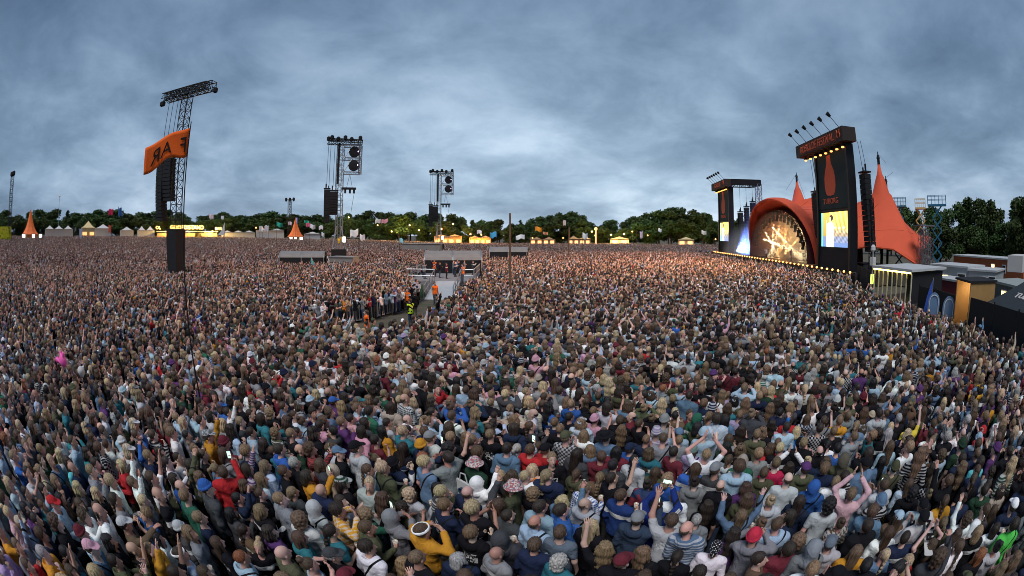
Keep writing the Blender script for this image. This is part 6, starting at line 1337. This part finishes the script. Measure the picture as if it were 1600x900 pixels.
# the big orange flag: pole in the crowd, cloth streaming left, lettering seen through from behind
_f = flag(298, 196, 10.6, 73, 40, (.85, .13, .012), 'orange flag with reversed black letters flying from a pole before the left tower', letters='F  AR', side=-1, tilt=.48, mirror=True, thick=.022)
fl = [(432, 347, 120, 10, 7, (.03, .35, .25), 'green flag above the crowd between the first two towers', 1), (420, 352, 110, -7, 9, (.6, .6, .65), 'small pale flag left of the green flag', -1), (405, 353, 115, 6, 8, (.7, .7, .72), 'white flag right of the sail banner', 1), (450, 346, 125, 6, 5, (.75, .55, .6), 'pink and white flag by the floodlight mast', 1), (475, 344, 120, 8, 4, (.05, .4, .25), 'small green flag above the second orange tent', 1), (478, 348, 118, 6, 6, (.7, .15, .25), 'red flag right of the second orange tent', 1), (484, 350, 112, 9, 7, (.7, .72, .75), 'white flag with blue mark right of the orange tent', 1), (462, 340, 165, 3, 9, (.45, .4, .7), 'violet pennant on top of the second orange tent', 1), (505, 352, 112, 7, 6, (.8, .8, .82), 'small white flag left of the second tower', -1), (502, 363, 100, 5, 6, (.65, .72, .8), 'pale blue flag low left of the second tower', 1), (538, 370, 78, -12, 8, (.75, .5, .03), 'yellow flag by the second tower', -1), (560, 358, 92, -13, 11, (.85, .85, .85), 'big white flag right of the second tower', -1), (562, 366, 95, 8, 9, (.8, .8, .82), 'white flag with black marks beside the big one', 1), (595, 342, 110, -9, 6, (.75, .68, .6), 'pale streamer flag in front of the lit trees', -1), (606, 342, 108, 10, 6, (.8, .35, .4), 'red and white flag in front of the lit trees', -1), (745, 359, 105, 8, 6, (.85, .8, .82), 'small white flag right of the third tower', 1), (776, 362, 100, -10, 9, (.08, .4, .7), 'bright blue flag left of the wooden pole', -1), (836, 354, 100, 11, 7, (.8, .3, .03), 'orange flag right of the wooden pole', 1), (848, 362, 104, 8, 4, (.7, .3, .15), 'faded orange streamer below the orange flag', 1), (820, 366, 110, -14, 7, (.85, .85, .83), 'white streamer right of the wooden pole', -1), (880, 344, 150, 4, 8, (.8, .6, .6), 'pale pink pennant above the tall trees', 1), (910, 364, 110, 8, 9, (.75, .75, .78), 'white flag beneath the tall trees', 1), (1000, 362, 110, 4, 10, (.75, .55, .7), 'pink and yellow banner right of centre', 1), (1028, 357, 120, 6, 5, (.8, .8, .85), 'white flag in front of the right trees', 1), (1096, 360, 100, 8, 6, (.85, .8, .75), 'white flag close to the far end of the stage', 1), (327, 334, 120, 7, 7, (.85, .72, .78), 'pale pink flag right of the left tower', 1), (350, 337, 125, -5, 5, (.7, .75, .8), 'small white flag above the glowing sign', -1), (177, 326, 150, 8, 8, (.65, .03, .12), 'red flag above the left treeline', -1), (185, 324, 150, 6, 12, (.05, .15, .4), 'blue and white banner above the left treeline', 1), (174, 352, 140, -5, 10, (.55, .1, .06), 'dark red pennant among the white tents', -1), (124, 357, 95, -5, 12, (.35, .45, .65), 'grey blue banner rising from the left crowd', 1), (624, 372, 78, -6, 7, (.25, .6, .7), 'turquoise banner above the crowd left of the arched shelter', 1), (305, 364, 140, 10, 5, (.6, .35, .05), 'brown and orange streamer below the glowing sign', 1)]
for px, py, D, w_, h_, c_, lab, sd in fl: flag(px, py, D, abs(w_), h_, c_, lab, tilt=.15, side=sd, thick=.045)
# white sail banner
p = at(351, 364, 100); q = at(350, 347, 100); o = thing('sail_banner', (p.x, p.y, 0), 'white sail shaped banner right of the left tower', 'banner'); b = MB(); prof = [(0, 0), (-.9, .35), (-1.7, .7), (-2.3, 1.2)]
z1 = q.z; zb = p.z-.6; pts = [Vector((p.x, p.y, z1)), Vector((p.x-.7, p.y, z1-1.3)), Vector((p.x-1.4, p.y, z1-2.2)), Vector((p.x-2.4, p.y, zb+.2)), Vector((p.x, p.y, zb))]
b.add(pts+[v+Vector((0, .03, 0)) for v in pts], [(0, 1, 2, 3, 4), (9, 8, 7, 6, 5)]+[(i, (i+1) % 5, 5+(i+1) % 5, 5+i) for i in range(5)]); b.build('cloth', WHITE, o); MB().tube((p.x+.05, p.y, 1.2), (p.x+.05, p.y, z1+.2), .05, 6).build('pole', BLK2, o)
# ================================================================== backstage on the right
GREYCAB = mat('grey_cabin_steel', (.3, .34, .36), .55, var=.12, scale=1); DGREY = mat('dark_cabin_steel', (.08, .1, .1), .6); RUST = mat('orange_container_steel', (.3, .09, .035), .6, var=.25); WINLIT = glow('lit_window', (1, .62, .2), 2.4); WINDK = mat('dark_glass', (.02, .025, .03), .15, spec=.6)
def cabin(a, b, z0, h, dp, m, label, wins=(), roof=None, name='cabin', cat='cabin'):
    """a, b: ends of the wall facing the crowd"""
    a, b = Vector((a.x, a.y, z0)), Vector((b.x, b.y, z0)); X_ = (b-a).normalized(); L = (b-a).length; Y_ = Vector((-X_.y, X_.x, 0)); mid = (a+b)/2
    if Y_.dot(Vector((mid.x, mid.y, 0))) < 0: Y_ = -Y_
    ax = (X_, Y_, UP); t = thing(name, (mid.x, mid.y, z0), label, cat)
    n = max(1, round(L/2.6))
    for k in range(n): MB().box(a+X_*(L*(k+.5)/n)+Y_*(dp/2)+UP*(h/2), (L/n-.03, dp, h), ax).build('wall_panel', m, t)
    MB().box(mid+Y_*(dp/2)+UP*(h+.06), (L+.25, dp+.25, .14), ax).build('roof', roof or mat('pale_roof', (.42, .44, .45), .6), t)
    for f, z, w, hh, lit in wins:
        fr = MB().box(a+X_*L*f-Y_*.04+UP*z, (w+.14, .07, hh+.14), ax).build('window_frame', mat('white_frame', (.7, .7, .68)), t); sub(t, fr, 'pane', MB().box(a+X_*L*f-Y_*.085+UP*z, (w, .02, hh), ax), WINLIT if lit else WINDK)
    for s in (0, 1):
        for c in (a, b): pass
    return t
cabin(at(1455, 425, 40), at(1512, 425, 37), 0, 2.95, 3, GREYCAB, 'pale grey two-window site cabin behind the light frame', ((.42, 1.9, .7, .7, 1), (.85, 2.3, .9, .35, 0)))
cabin(at(1513, 425, 37), at(1556, 425, 36), 0, 2.8, 3, GREYCAB, 'pale grey site cabin with lit doorway', ((.2, 1.3, .8, 1.5, 1), (.6, 2.2, .9, .35, 0), (.88, 2.2, .7, .5, 0)))
cabin(at(1490, 400, 52), at(1600, 402, 44), 0, 3.2, 3, RUST, 'row of rusty orange containers behind the grey cabins', ((.6, 2.4, .5, .6, 1), (.75, 2.4, .5, .6, 0)))
cabin(at(1548, 440, 31), at(1640, 452, 25), 0, 2.6, 3, DGREY, 'dark grey cabin with lit window near the right edge', ((.3, 1.9, .9, .7, 1),), mat('grey_roof', (.25, .28, .27), .7))
p = at(1592, 408, 36); t = thing('water_tank', (p.x, p.y, 2.95), 'white tank on a cabin roof at the right edge', 'tank'); MB().box((p.x, p.y, 3.5), (2.6, 1.6, 1.1)).build('tank', WHITE, t); MB().lathe((p.x+.2, p.y-.82, 3.6), [(.05, 0), (.12, .02), (.12, .1), (.05, .12)], 8).build('cap', BLACK, t)
cabin(at(1462, 428, 36), at(1496, 433, 34), 0, 2.2, 2, mat('maroon_steel', (.16, .03, .04), .6), 'low maroon container in front of the grey cabin', name='container', cat='container')
# black backstage fence panels
def fence_run(pts, h, label):
    for k, (a, b) in enumerate(zip(pts, pts[1:])):
        a, b = Vector((*a, 0)), Vector((*b, 0)); X_ = (b-a).normalized(); L = (b-a).length; Y_ = Vector((-X_.y, X_.x, 0)); t = thing('screen_fence', a, label % ords(k+1), 'fence', 'black backstage fences'); n = max(1, round(L/3.2))
        for q in range(n):
            MB().box(a+X_*(L*(q+.5)/n)+UP*(h/2), (L/n-.04, .06, h), (X_, Y_, UP)).build('panel', BLACK, t); MB().tube(a+X_*(L*q/n), a+X_*(L*q/n)+UP*(h+.1), .05, 5).build('post', BLK2, t)
def g2(px, D): v = at(px, CY, D); return (v.x, v.y)
fence_run([g2(1340, 45), g2(1366, 37)], 2.5, 'black fence beside the near screen tower, %s section')
fence_run([g2(1440, 29.5), g2(1466, 28.0), g2(1500, 25.6)], 2.3, 'black fence between the light frame and the lit kiosk, %s section from the stage')
fence_run([g2(1521, 23.2), g2(1560, 21.4), g2(1600, 19.8), g2(1640, 18.6)], 2.55, 'tall black backstage fence at the right edge, %s section from the kiosk')
# lit frame structure
def light_frame():
    a, b = at(1366, 440, 33.0), at(1424, 440, 29.8); a.z = b.z = 0; X_ = (b-a).normalized(); Y_ = Vector((-X_.y, X_.x, 0)); Y_ = Y_ if Y_.dot(a) > 0 else -Y_; L = (b-a).length; ax = (X_, Y_, UP); mid = (a+b)/2
    t = thing('light_frame', mid, 'covered black platform with pale posts and yellow light strip, right of the stage', 'platform'); h0, h1 = 1.0, 3.1
    MB().box(mid+Y_*2+UP*(h1+.1), (L+.4, 4.4, .16), ax).build('roof', mat('pale_roof', (.42, .44, .45), .6), t); MB().box(mid+Y_*2+UP*h0, (L, 4.0, .16), ax).build('floor', mat('deck_board', (.05, .045, .04)), t); MB().box(mid+Y_*3.9+UP*(h0+1.05), (L, .06, 1.95), ax).build('back_curtain', BLACK, t); MB().box(b+Y_*2+UP*(h0+1.05)-X_*.04, (.06, 3.9, 1.95), ax).build('side_curtain', BLACK, t)
    MB().box(mid-Y_*.12+UP*(h1-.06), (L, .06, .09), ax).build('light_strip', YELLED, t)
    for k in range(9): MB().box(a+X_*(L*k/8)+UP*((h0+h1)/2), (.08, .08, h1-h0-.2), ax).build('post', mat('pale_post', (.5, .48, .36), .6), t)
    for k in range(3):
        for j in range(7):
            c = a+X_*(L*(j+.5)/7)-Y_*.05+UP*(.2+.36*k); MB().tube(c-X_*L/14-UP*.15, c+X_*L/14+UP*.15, .035, 4).build('lattice_bar', mat('pale_yellow_post', (.55, .5, .28), .6), t); MB().tube(c-X_*L/14+UP*.15, c+X_*L/14-UP*.15, .035, 4).build('lattice_bar', mat('pale_yellow_post', (.55, .5, .28), .6), t)
    for k in (1, 4, 7): q = a+X_*(L*k/8)+Y_*.6+UP*(h1-.25); new_light('POINT', 'strip_glow', q, 9, (1, .8, .25), None, .2)
light_frame()
# control box with lamp left of it
p = at(1362, 445, 34); t = thing('control_post', (p.x, p.y, 0), 'white cabinet on a post with a yellow sign left of the light frame', 'post'); MB().tube((p.x, p.y, 0), (p.x, p.y, 4.2), .07, 6).build('post', STEEL, t); MB().box((p.x, p.y, 3.5), (.4, .35, .6)).build('cabinet', WHITE, t); MB().box((p.x, p.y, 2.2), (.3, .1, .7)).build('sign', glow('yellow_green_sign', (.7, 1, .1), 1.5), t); MB().lathe((p.x, p.y, 4.2), [(.1, 0), (.22, .1), (.2, .35), (.08, .5)], 8).build('globe', WHITE, t)
# blue arched boards and sail flag
BLUE = mat('pale_blue_board', (.12, .2, .33), .5, var=.2); WLINE = mat('white_line', (.5, .55, .62), .6)
for px, D, lab in ((1462, 26.5, 'blue arched board beside the blue sail flag'), (1486, 25.2, 'grey blue arched board left of the lit kiosk')):
    p = at(px, 440, D); d = Vector((-p.x, -p.y, 0)).normalized(); R_ = Vector((-d.y, d.x, 0)); t = thing('arched_board', (p.x, p.y, 0), lab, 'board', 'arched boards'); o_ = Vector((p.x, p.y, 0))
    def arch_pts(w, h, off): return [o_+d*off+R_*(-w), o_+d*off+R_*w]+[o_+d*off+R_*(w*math.cos(a))+UP*(h-w*1.3+1.3*w*math.sin(a)) for a in np.linspace(0, math.pi, 9)]
    A_, B_ = arch_pts(.42, 2.3, 0), arch_pts(.42, 2.3, .12); n = len(A_); m_ = MB(); m_.add(A_+B_, [tuple(range(n-1, -1, -1)), tuple(range(n, 2*n))]+[(i, (i+1) % n, n+(i+1) % n, n+i) for i in range(n)]); m_.build('board', BLUE, t)
    ln = MB(); P_ = arch_pts(.32, 2.17, .14); ln.path(P_[1:]+[P_[0]], .03, 4); ln.build('outline', WLINE, t)
p = at(1459, 425, 27); t = thing('feather_flag', (p.x, p.y, 0), 'tall blue feather flag beside the blue arched board', 'flag'); MB().tube((p.x, p.y, 0), (p.x, p.y, 3.05), .035, 6, .02).build('pole', STEEL, t); b = MB(); pr = [(0, .5), (-.55, .6), (-.52, 1.2), (-.36, 2.0), (-.18, 2.6), (0, 3.0)]; d = Vector((-p.x, -p.y, 0)).normalized(); R_ = Vector((-d.y, d.x, 0)); pts = [Vector((p.x, p.y, z))+R_*r for r, z in pr]; b.add(pts+[v-d*.02 for v in pts], [tuple(range(6)), tuple(range(11, 5, -1))]+[(i, (i+1) % 6, 6+(i+1) % 6, 6+i) for i in range(6)]); b.build('cloth', mat('royal_blue_cloth', (.04, .09, .4), .7), t)
# lit kiosk
a, b = at(1497, 470, 24.6), at(1512, 470, 23.4); a.z = b.z = 0; X_ = (b-a).normalized(); Y_ = Vector((-X_.y, X_.x, 0)); Y_ = Y_ if Y_.dot(a) > 0 else -Y_; mid = (a+b)/2; ax = (X_, Y_, UP); t = thing('kiosk', mid, 'warmly lit wooden kiosk in the black fence at the right', 'kiosk'); L = (b-a).length+.6
PLY = mat('plywood', (.32, .19, .07), .7, var=.2)
MB().box(mid+Y_*1.8+UP*1.6, (L, .08, 3.2), ax).build('back_wall', PLY, t)
for s in (-1, 1): MB().box(mid+Y_*.9+X_*(s*L/2)+UP*1.6, (.08, 1.9, 3.2), ax).build('side_wall', PLY, t)
MB().box(mid+Y_*.9+UP*3.26, (L+.2, 2.1, .1), ax).build('roof', BLACK, t); MB().box(mid+Y_*.2+UP*.5, (L-.3, .4, 1.0), ax).build('counter', PLY, t); MB().box(mid+Y_*1.0+UP*3.1, (L*.7, .2, .08), ax).build('lamp', WHITEBULB, t)
new_light('POINT', 'kiosk_glow', mid+Y_*.7+UP*2.8, 22, (1, .6, .15), None, .2)
# black pitched tent with white lettering
a, b = at(1548, 445, 22.5), at(1660, 470, 18.0); a.z = b.z = 0; X_ = (b-a).normalized(); Y_ = Vector((-X_.y, X_.x, 0)); Y_ = Y_ if Y_.dot(a) > 0 else -Y_; L = (b-a).length; mid = (a+b)/2; t = thing('black_tent', mid, 'black pitched tent roof with white lettering behind the right fence', 'tent'); TENTB = mat('black_canvas', (.022, .028, .033), .7, var=.25)
e0, e1 = 2.5, 3.6; r = MB().add([a+UP*e0-Y_*.1, b+UP*e0-Y_*.1, b+Y_*3+UP*e1-X_*.9, a+Y_*3+UP*e1+X_*.9, b+Y_*6+UP*e0, a+Y_*6+UP*e0], [(0, 1, 2, 3), (3, 2, 4, 5), (1, 4, 2), (0, 3, 5)]); r.build('roof', TENTB, t)
for c in (a, b, a+Y_*6, b+Y_*6): MB().tube(c, c+UP*e0, .05, 6).build('post', STEEL, t)
sl_ = (Y_*3.1+UP*(e1-e0)).normalized(); lettering('TUBORG', .62, a+X_*(L*.42)+sl_*1.15+UP*e0+X_.cross(sl_)*(.02 if X_.cross(sl_).z > 0 else -.02)-Y_*.1, X_, sl_, WHITE, t)
# scissor lifts
def scissor_lift(px, top, D, col, label, wpx):
    p = at(px, top, D); d = Vector((-p.x, -p.y, 0)).normalized(); R_ = Vector((-d.y, d.x, 0)); o_ = Vector((p.x, p.y, 0)); t = thing('scissor_lift', o_, label, 'scissor lift', 'scissor lifts behind the stage'); m_ = mat('lift_paint_%d' % int(col[2]*1000), col, .5); w = 1.5; zt = p.z; n = 5; z0 = 1.2; hs = (zt-z0)/n
    bs = MB().box(o_+UP*.75, (2.6, 1.5, .8), (R_, d, UP)).build('chassis', m_, t)
    for sx in (-1, 1):
        for sy in (-1, 1): c = o_+R_*sx*.95+d*sy*.7; wv = MB().tube(c+UP*.36-d*.12, c+UP*.36+d*.12, .36, 12); sub(t, bs, 'wheel', wv, BLACK)
    for k in range(n):
        for sy in (-.55, .55):
            for s in (-1, 1): MB().box(o_+d*sy+UP*(z0+hs*(k+.5))+d*.03*s, (math.hypot(w, hs), .09, .16), ((R_*w+UP*hs*s).normalized(), d, (UP*w-R_*hs*s).normalized())).build('scissor_arm', m_, t)
        MB().tube(o_-d*.6+UP*(z0+hs*(k+.5)), o_+d*.6+UP*(z0+hs*(k+.5)), .07, 6).build('pivot', STEEL, t)
    wd = wpx/720*D; MB().box(o_+UP*(zt+.1), (wd, 1.8, .22), (R_, d, UP)).build('platform', m_, t); r = MB()
    for k in range(6):
        for sy in (-.85, .85): q = o_+R_*(wd*(k/5-.5)*.98)+d*sy+UP*(zt+.2); r.tube(q, q+UP*1.1, .035, 4)
    for hz in (.6, 1.1):
        for sy in (-.85, .85): r.tube(o_-R_*wd*.49+d*sy+UP*(zt+.2+hz), o_+R_*wd*.49+d*sy+UP*(zt+.2+hz), .035, 4)
        for sx in (-.49, .49): r.tube(o_+R_*wd*sx-d*.85+UP*(zt+.2+hz), o_+R_*wd*sx+d*.85+UP*(zt+.2+hz), .035, 4)
    r.build('railing', m_, t)
scissor_lift(1405, 324, 66, (.03, .12, .2), 'blue scissor lift half hidden behind the orange canopy', 26); scissor_lift(1438, 327, 62, (.5, .36, .14), 'yellow scissor lift between two blue ones', 20); scissor_lift(1464, 322, 62, (.02, .13, .24), 'tall blue scissor lift right of the yellow one', 36)
# scaffold and clutter at the canopy foot
p = at(1449, 395, 54); t = thing('scaffold', (p.x, p.y, 0), 'grey scaffold stack beside the foot of the orange canopy', 'scaffold'); s_ = MB()
for k in range(4): s_.truss((p.x-1.5+k, p.y+k*.2, 0), (p.x-1.5+k, p.y+k*.2, 6.5-k*.5), .8, 8, .05)
s_.build('tower_frame', STEEL, t); MB().box((p.x, p.y+.5, 6.4), (4, 1.2, .12)).build('platform', STEEL, t)
for k, (px, py, D, w, h, c_, lab) in enumerate(((1352, 405, 50, 2.2, 2.2, (.03, .03, .035), 'black flight case below the canopy edge'), (1378, 402, 50, 2.6, 2.0, (.12, .09, .06), 'brown crate below the canopy edge'), (1400, 405, 51, 2.4, 1.8, (.06, .06, .065), 'dark grey case below the canopy edge'), (1418, 410, 50, 2.0, 1.6, (.2, .18, .15), 'pale crate near the canopy foot'))):
    p = at(px, py, D); t = thing('equipment_case', (p.x, p.y, 0), lab, 'case', 'cases beside the stage'); MB().box((p.x, p.y, h/2+.12), (w, 1.4, h)).build('body', mat('case_%d' % k, c_, .6), t); MB().box((p.x, p.y, h+.16), (w+.06, 1.46, .1)).build('lid', BLK2, t)
    for s in (-1, 1): MB().lathe((p.x+s*w*.4, p.y, 0), [(.04, 0), (.09, .03), (.09, .1), (.04, .13)], 6).build('caster', BLACK, t)
# ================================================================== things held in the crowd
def held(ob, ps, side): 
    bpy.context.view_layer.update(); return ob.matrix_world @ hand_pos(ps, side)
bpy.context.view_layer.update()
CUP = mat('clear_cup_plastic', (.55, .5, .42), .25, spec=.5); BEER = mat('beer', (.45, .22, .04), .3); PHONE = mat('phone_case', (.02, .02, .022), .4); PSCR = glow('phone_screen', (.5, .9, .8), .6)
mesh_pose = {body_mesh(k).name: k for k in POSES if ('b', k) in _cache}
nc = 0; used_short = set()
for ob in PEOPLE[:292]:
    ps = mesh_pose.get(ob.data.name); short = ob['label'].replace('person ', '').split(',')[0]; short = ' '.join(short.split()[:9])
    if short in used_short: short = ob['label'].split(', ')[-1] if ', ' in ob['label'] else short; short = ' '.join(ob['label'].replace('person with ', '').split()[:3])+' '+short
    used_short.add(short)
    while short.split()[-1] in ('a', 'the', 'in', 'with', 'of', 'and', 'at', 'to', 'one', 'both', 'on'): short = ' '.join(short.split()[:-1])
    rz = ob.matrix_world.to_euler().z; d = Vector((-math.sin(rz), math.cos(rz), 0)); R_ = Vector((d.y, -d.x, 0))
    if ps in ('cup', 'cup_l', 'cup_both') and nc < 46:
        nc += 1; h = ob.matrix_world @ hand_pos(ps, 'L' if ps == 'cup_l' else 'R')
        t = thing('plastic_cup', h-UP*.06, 'plastic beer cup held by person '+short, 'cup', 'plastic cups held in the crowd'); MB().lathe(h-UP*.06, [(.026, 0), (.04, .12), (.036, .118), (.03, .1)], 10).build('cup', CUP, t, smooth=True); MB().lathe(h-UP*.06, [(.027, .004), (.034, .085), (.002, .086)], 10).build('beer', BEER, t)
    if ps in ('phone', 'phone_one'):
        h = ob.matrix_world @ hand_pos(ps, 'R'); h = h-R_*.035 if ps == 'phone' else h; h = h+UP*.05; t = thing('phone', h, 'smartphone held up by person '+short, 'phone', 'phones held up in the crowd'); sz = (.15, .01, .075) if ps == 'phone' else (.075, .01, .15)
        b = MB().box(h, sz, (R_, d, UP)).build('body', PHONE, t); sub(t, b, 'screen', MB().box(h-d*.0065, (sz[0]*.92, .002, sz[2]*.92), (R_, d, UP)), PSCR)
# white stripes on the track jacket
def person_at(words):
    for o in PEOPLE:
        if words in o['label']: return o
tj = person_at('track jacket'); ps = 'phone'
for s, sd in ((1, 'R'), (-1, 'L')):
    st_ = MB()
    e, w = POSES[ps][sd][0], POSES[ps][sd][1]; S_ = Vector((s*SHO, 0, 1.405)); E_ = Vector((s*e[0], e[1], e[2])); out_ = Vector((s*.75, -.65, .35))
    for o_ in (-.022, 0, .022):
        ds = (E_-S_).normalized(); q = ds.cross(out_).normalized(); nn = (out_-ds*out_.dot(ds)).normalized(); a = S_+ds*.03+nn*.071+q*o_; b = E_-ds*.02+nn*.064+q*o_; st_.tube(a, b, .0085, 5)
    sp_ = mesh_obj('sleeve_stripes', st_.v, st_.f, WHITE, tj)
# tote bag with a letter
tb = person_at('tote bag'); rz = tb.matrix_world.to_euler().z; d = Vector((-math.sin(rz), math.cos(rz), 0)); R_ = Vector((d.y, -d.x, 0)); c = Vector(tb.location)-d*.2-R_*.12+UP*1.08; t = thing('tote_bag', c, 'pale tote bag with a dark letter on the back of the patterned hat person', 'bag'); ax = (R_, d, UP)
bm = MB().hexa([c+R_*x_+d*y_+UP*z_ for x_, y_, z_ in ((-.17, -.03, -.2), (.17, -.03, -.2), (.17, .03, -.2), (-.17, .03, -.2), (-.19, -.025, .2), (.19, -.025, .2), (.19, .02, .2), (-.19, .02, .2))]); bm.build('bag', mat('natural_cotton', (.5, .5, .5), .9), t); MB().path([c+R_*-.1+UP*.2, c+R_*-.06+UP*.36, c+R_*.05+UP*.38, c+R_*.1+UP*.2], .012, 5).build('strap', mat('natural_cotton', (.5, .5, .5), .9), t); lettering('G', .22, c-d*.055, R_, UP, mat('navy_print', (.02, .05, .1), .8), t)
# pink inflatable and balloon on sticks
PINK = mat('pink_vinyl', (.85, .12, .42), .35); p = at(96, 566, 13.2); t = thing('inflatable', (p.x, p.y, 1.9), 'bright pink inflatable animal held above the left crowd', 'inflatable')
fd = Field(axis(-.5, .5, .03), axis(-.3, .3, .03), axis(-.35, .45, .03)); fd.ell((.17, 0, .08), (.17, .13, .19), .04); fd.cap((-.02, 0, -.02), (-.28, 0, .02), .05, .06, .04); fd.ell((-.33, 0, .0), (.09, .08, .1), .04); fd.ell((.28, 0, .27), (.05, .05, .08), .03); fd.ell((.08, 0, .27), (.05, .05, .08), .03); V_, Q_ = fd.net(); o = bpy.data.objects.new('body', to_mesh('body', V_, Q_, [PINK])); COL.objects.link(o); o.parent = t; o.location = (0, 0, p.z-1.9); MB().tube((p.x+.1, p.y, 1.7), (p.x+.12, p.y, p.z-.05), .012, 5).build('stick', BLK2, t)
p = at(127, 581, 12.6); t = thing('balloon', (p.x, p.y, 1.8), 'white balloon beside the pink inflatable', 'balloon'); MB().lathe(p, [(.02, -.17), (.07, -.12), (.13, 0), (.12, .08), (.06, .14), (.01, .155)], 12).build('balloon', WHITE, t, smooth=True); MB().tube((p.x, p.y, 1.5), (p.x, p.y, p.z-.16), .006, 4).build('string', BLK2, t)
# white scarf with black marks
p = at_z(1452, 832, 1.55); t = thing('scarf', p, 'white scarf with black letters held up at the lower right', 'scarf'); q = Vector((.6, .62, .1)).normalized(); n_ = Vector((-.35, -.35, .87)); n_ = (n_-q*n_.dot(q)).normalized(); y_ = n_.cross(q); V_ = []
for i in range(13):
    for j in range(4): a = i/12-.5; V_.append(q*a*.95+y_*((j/3-.5)*.17)+n_*(.03*math.sin(7*a)+.02*math.cos(9*a+j)))
mesh_obj('cloth', V_, [(i*4+j, (i+1)*4+j, (i+1)*4+j+1, i*4+j+1) for i in range(12) for j in range(3)], WHITE, t, None, True); lettering('FLYV', .2, p+n_*.055, q, y_, mat('black_paint', (.01, .008, .008), .8), t)
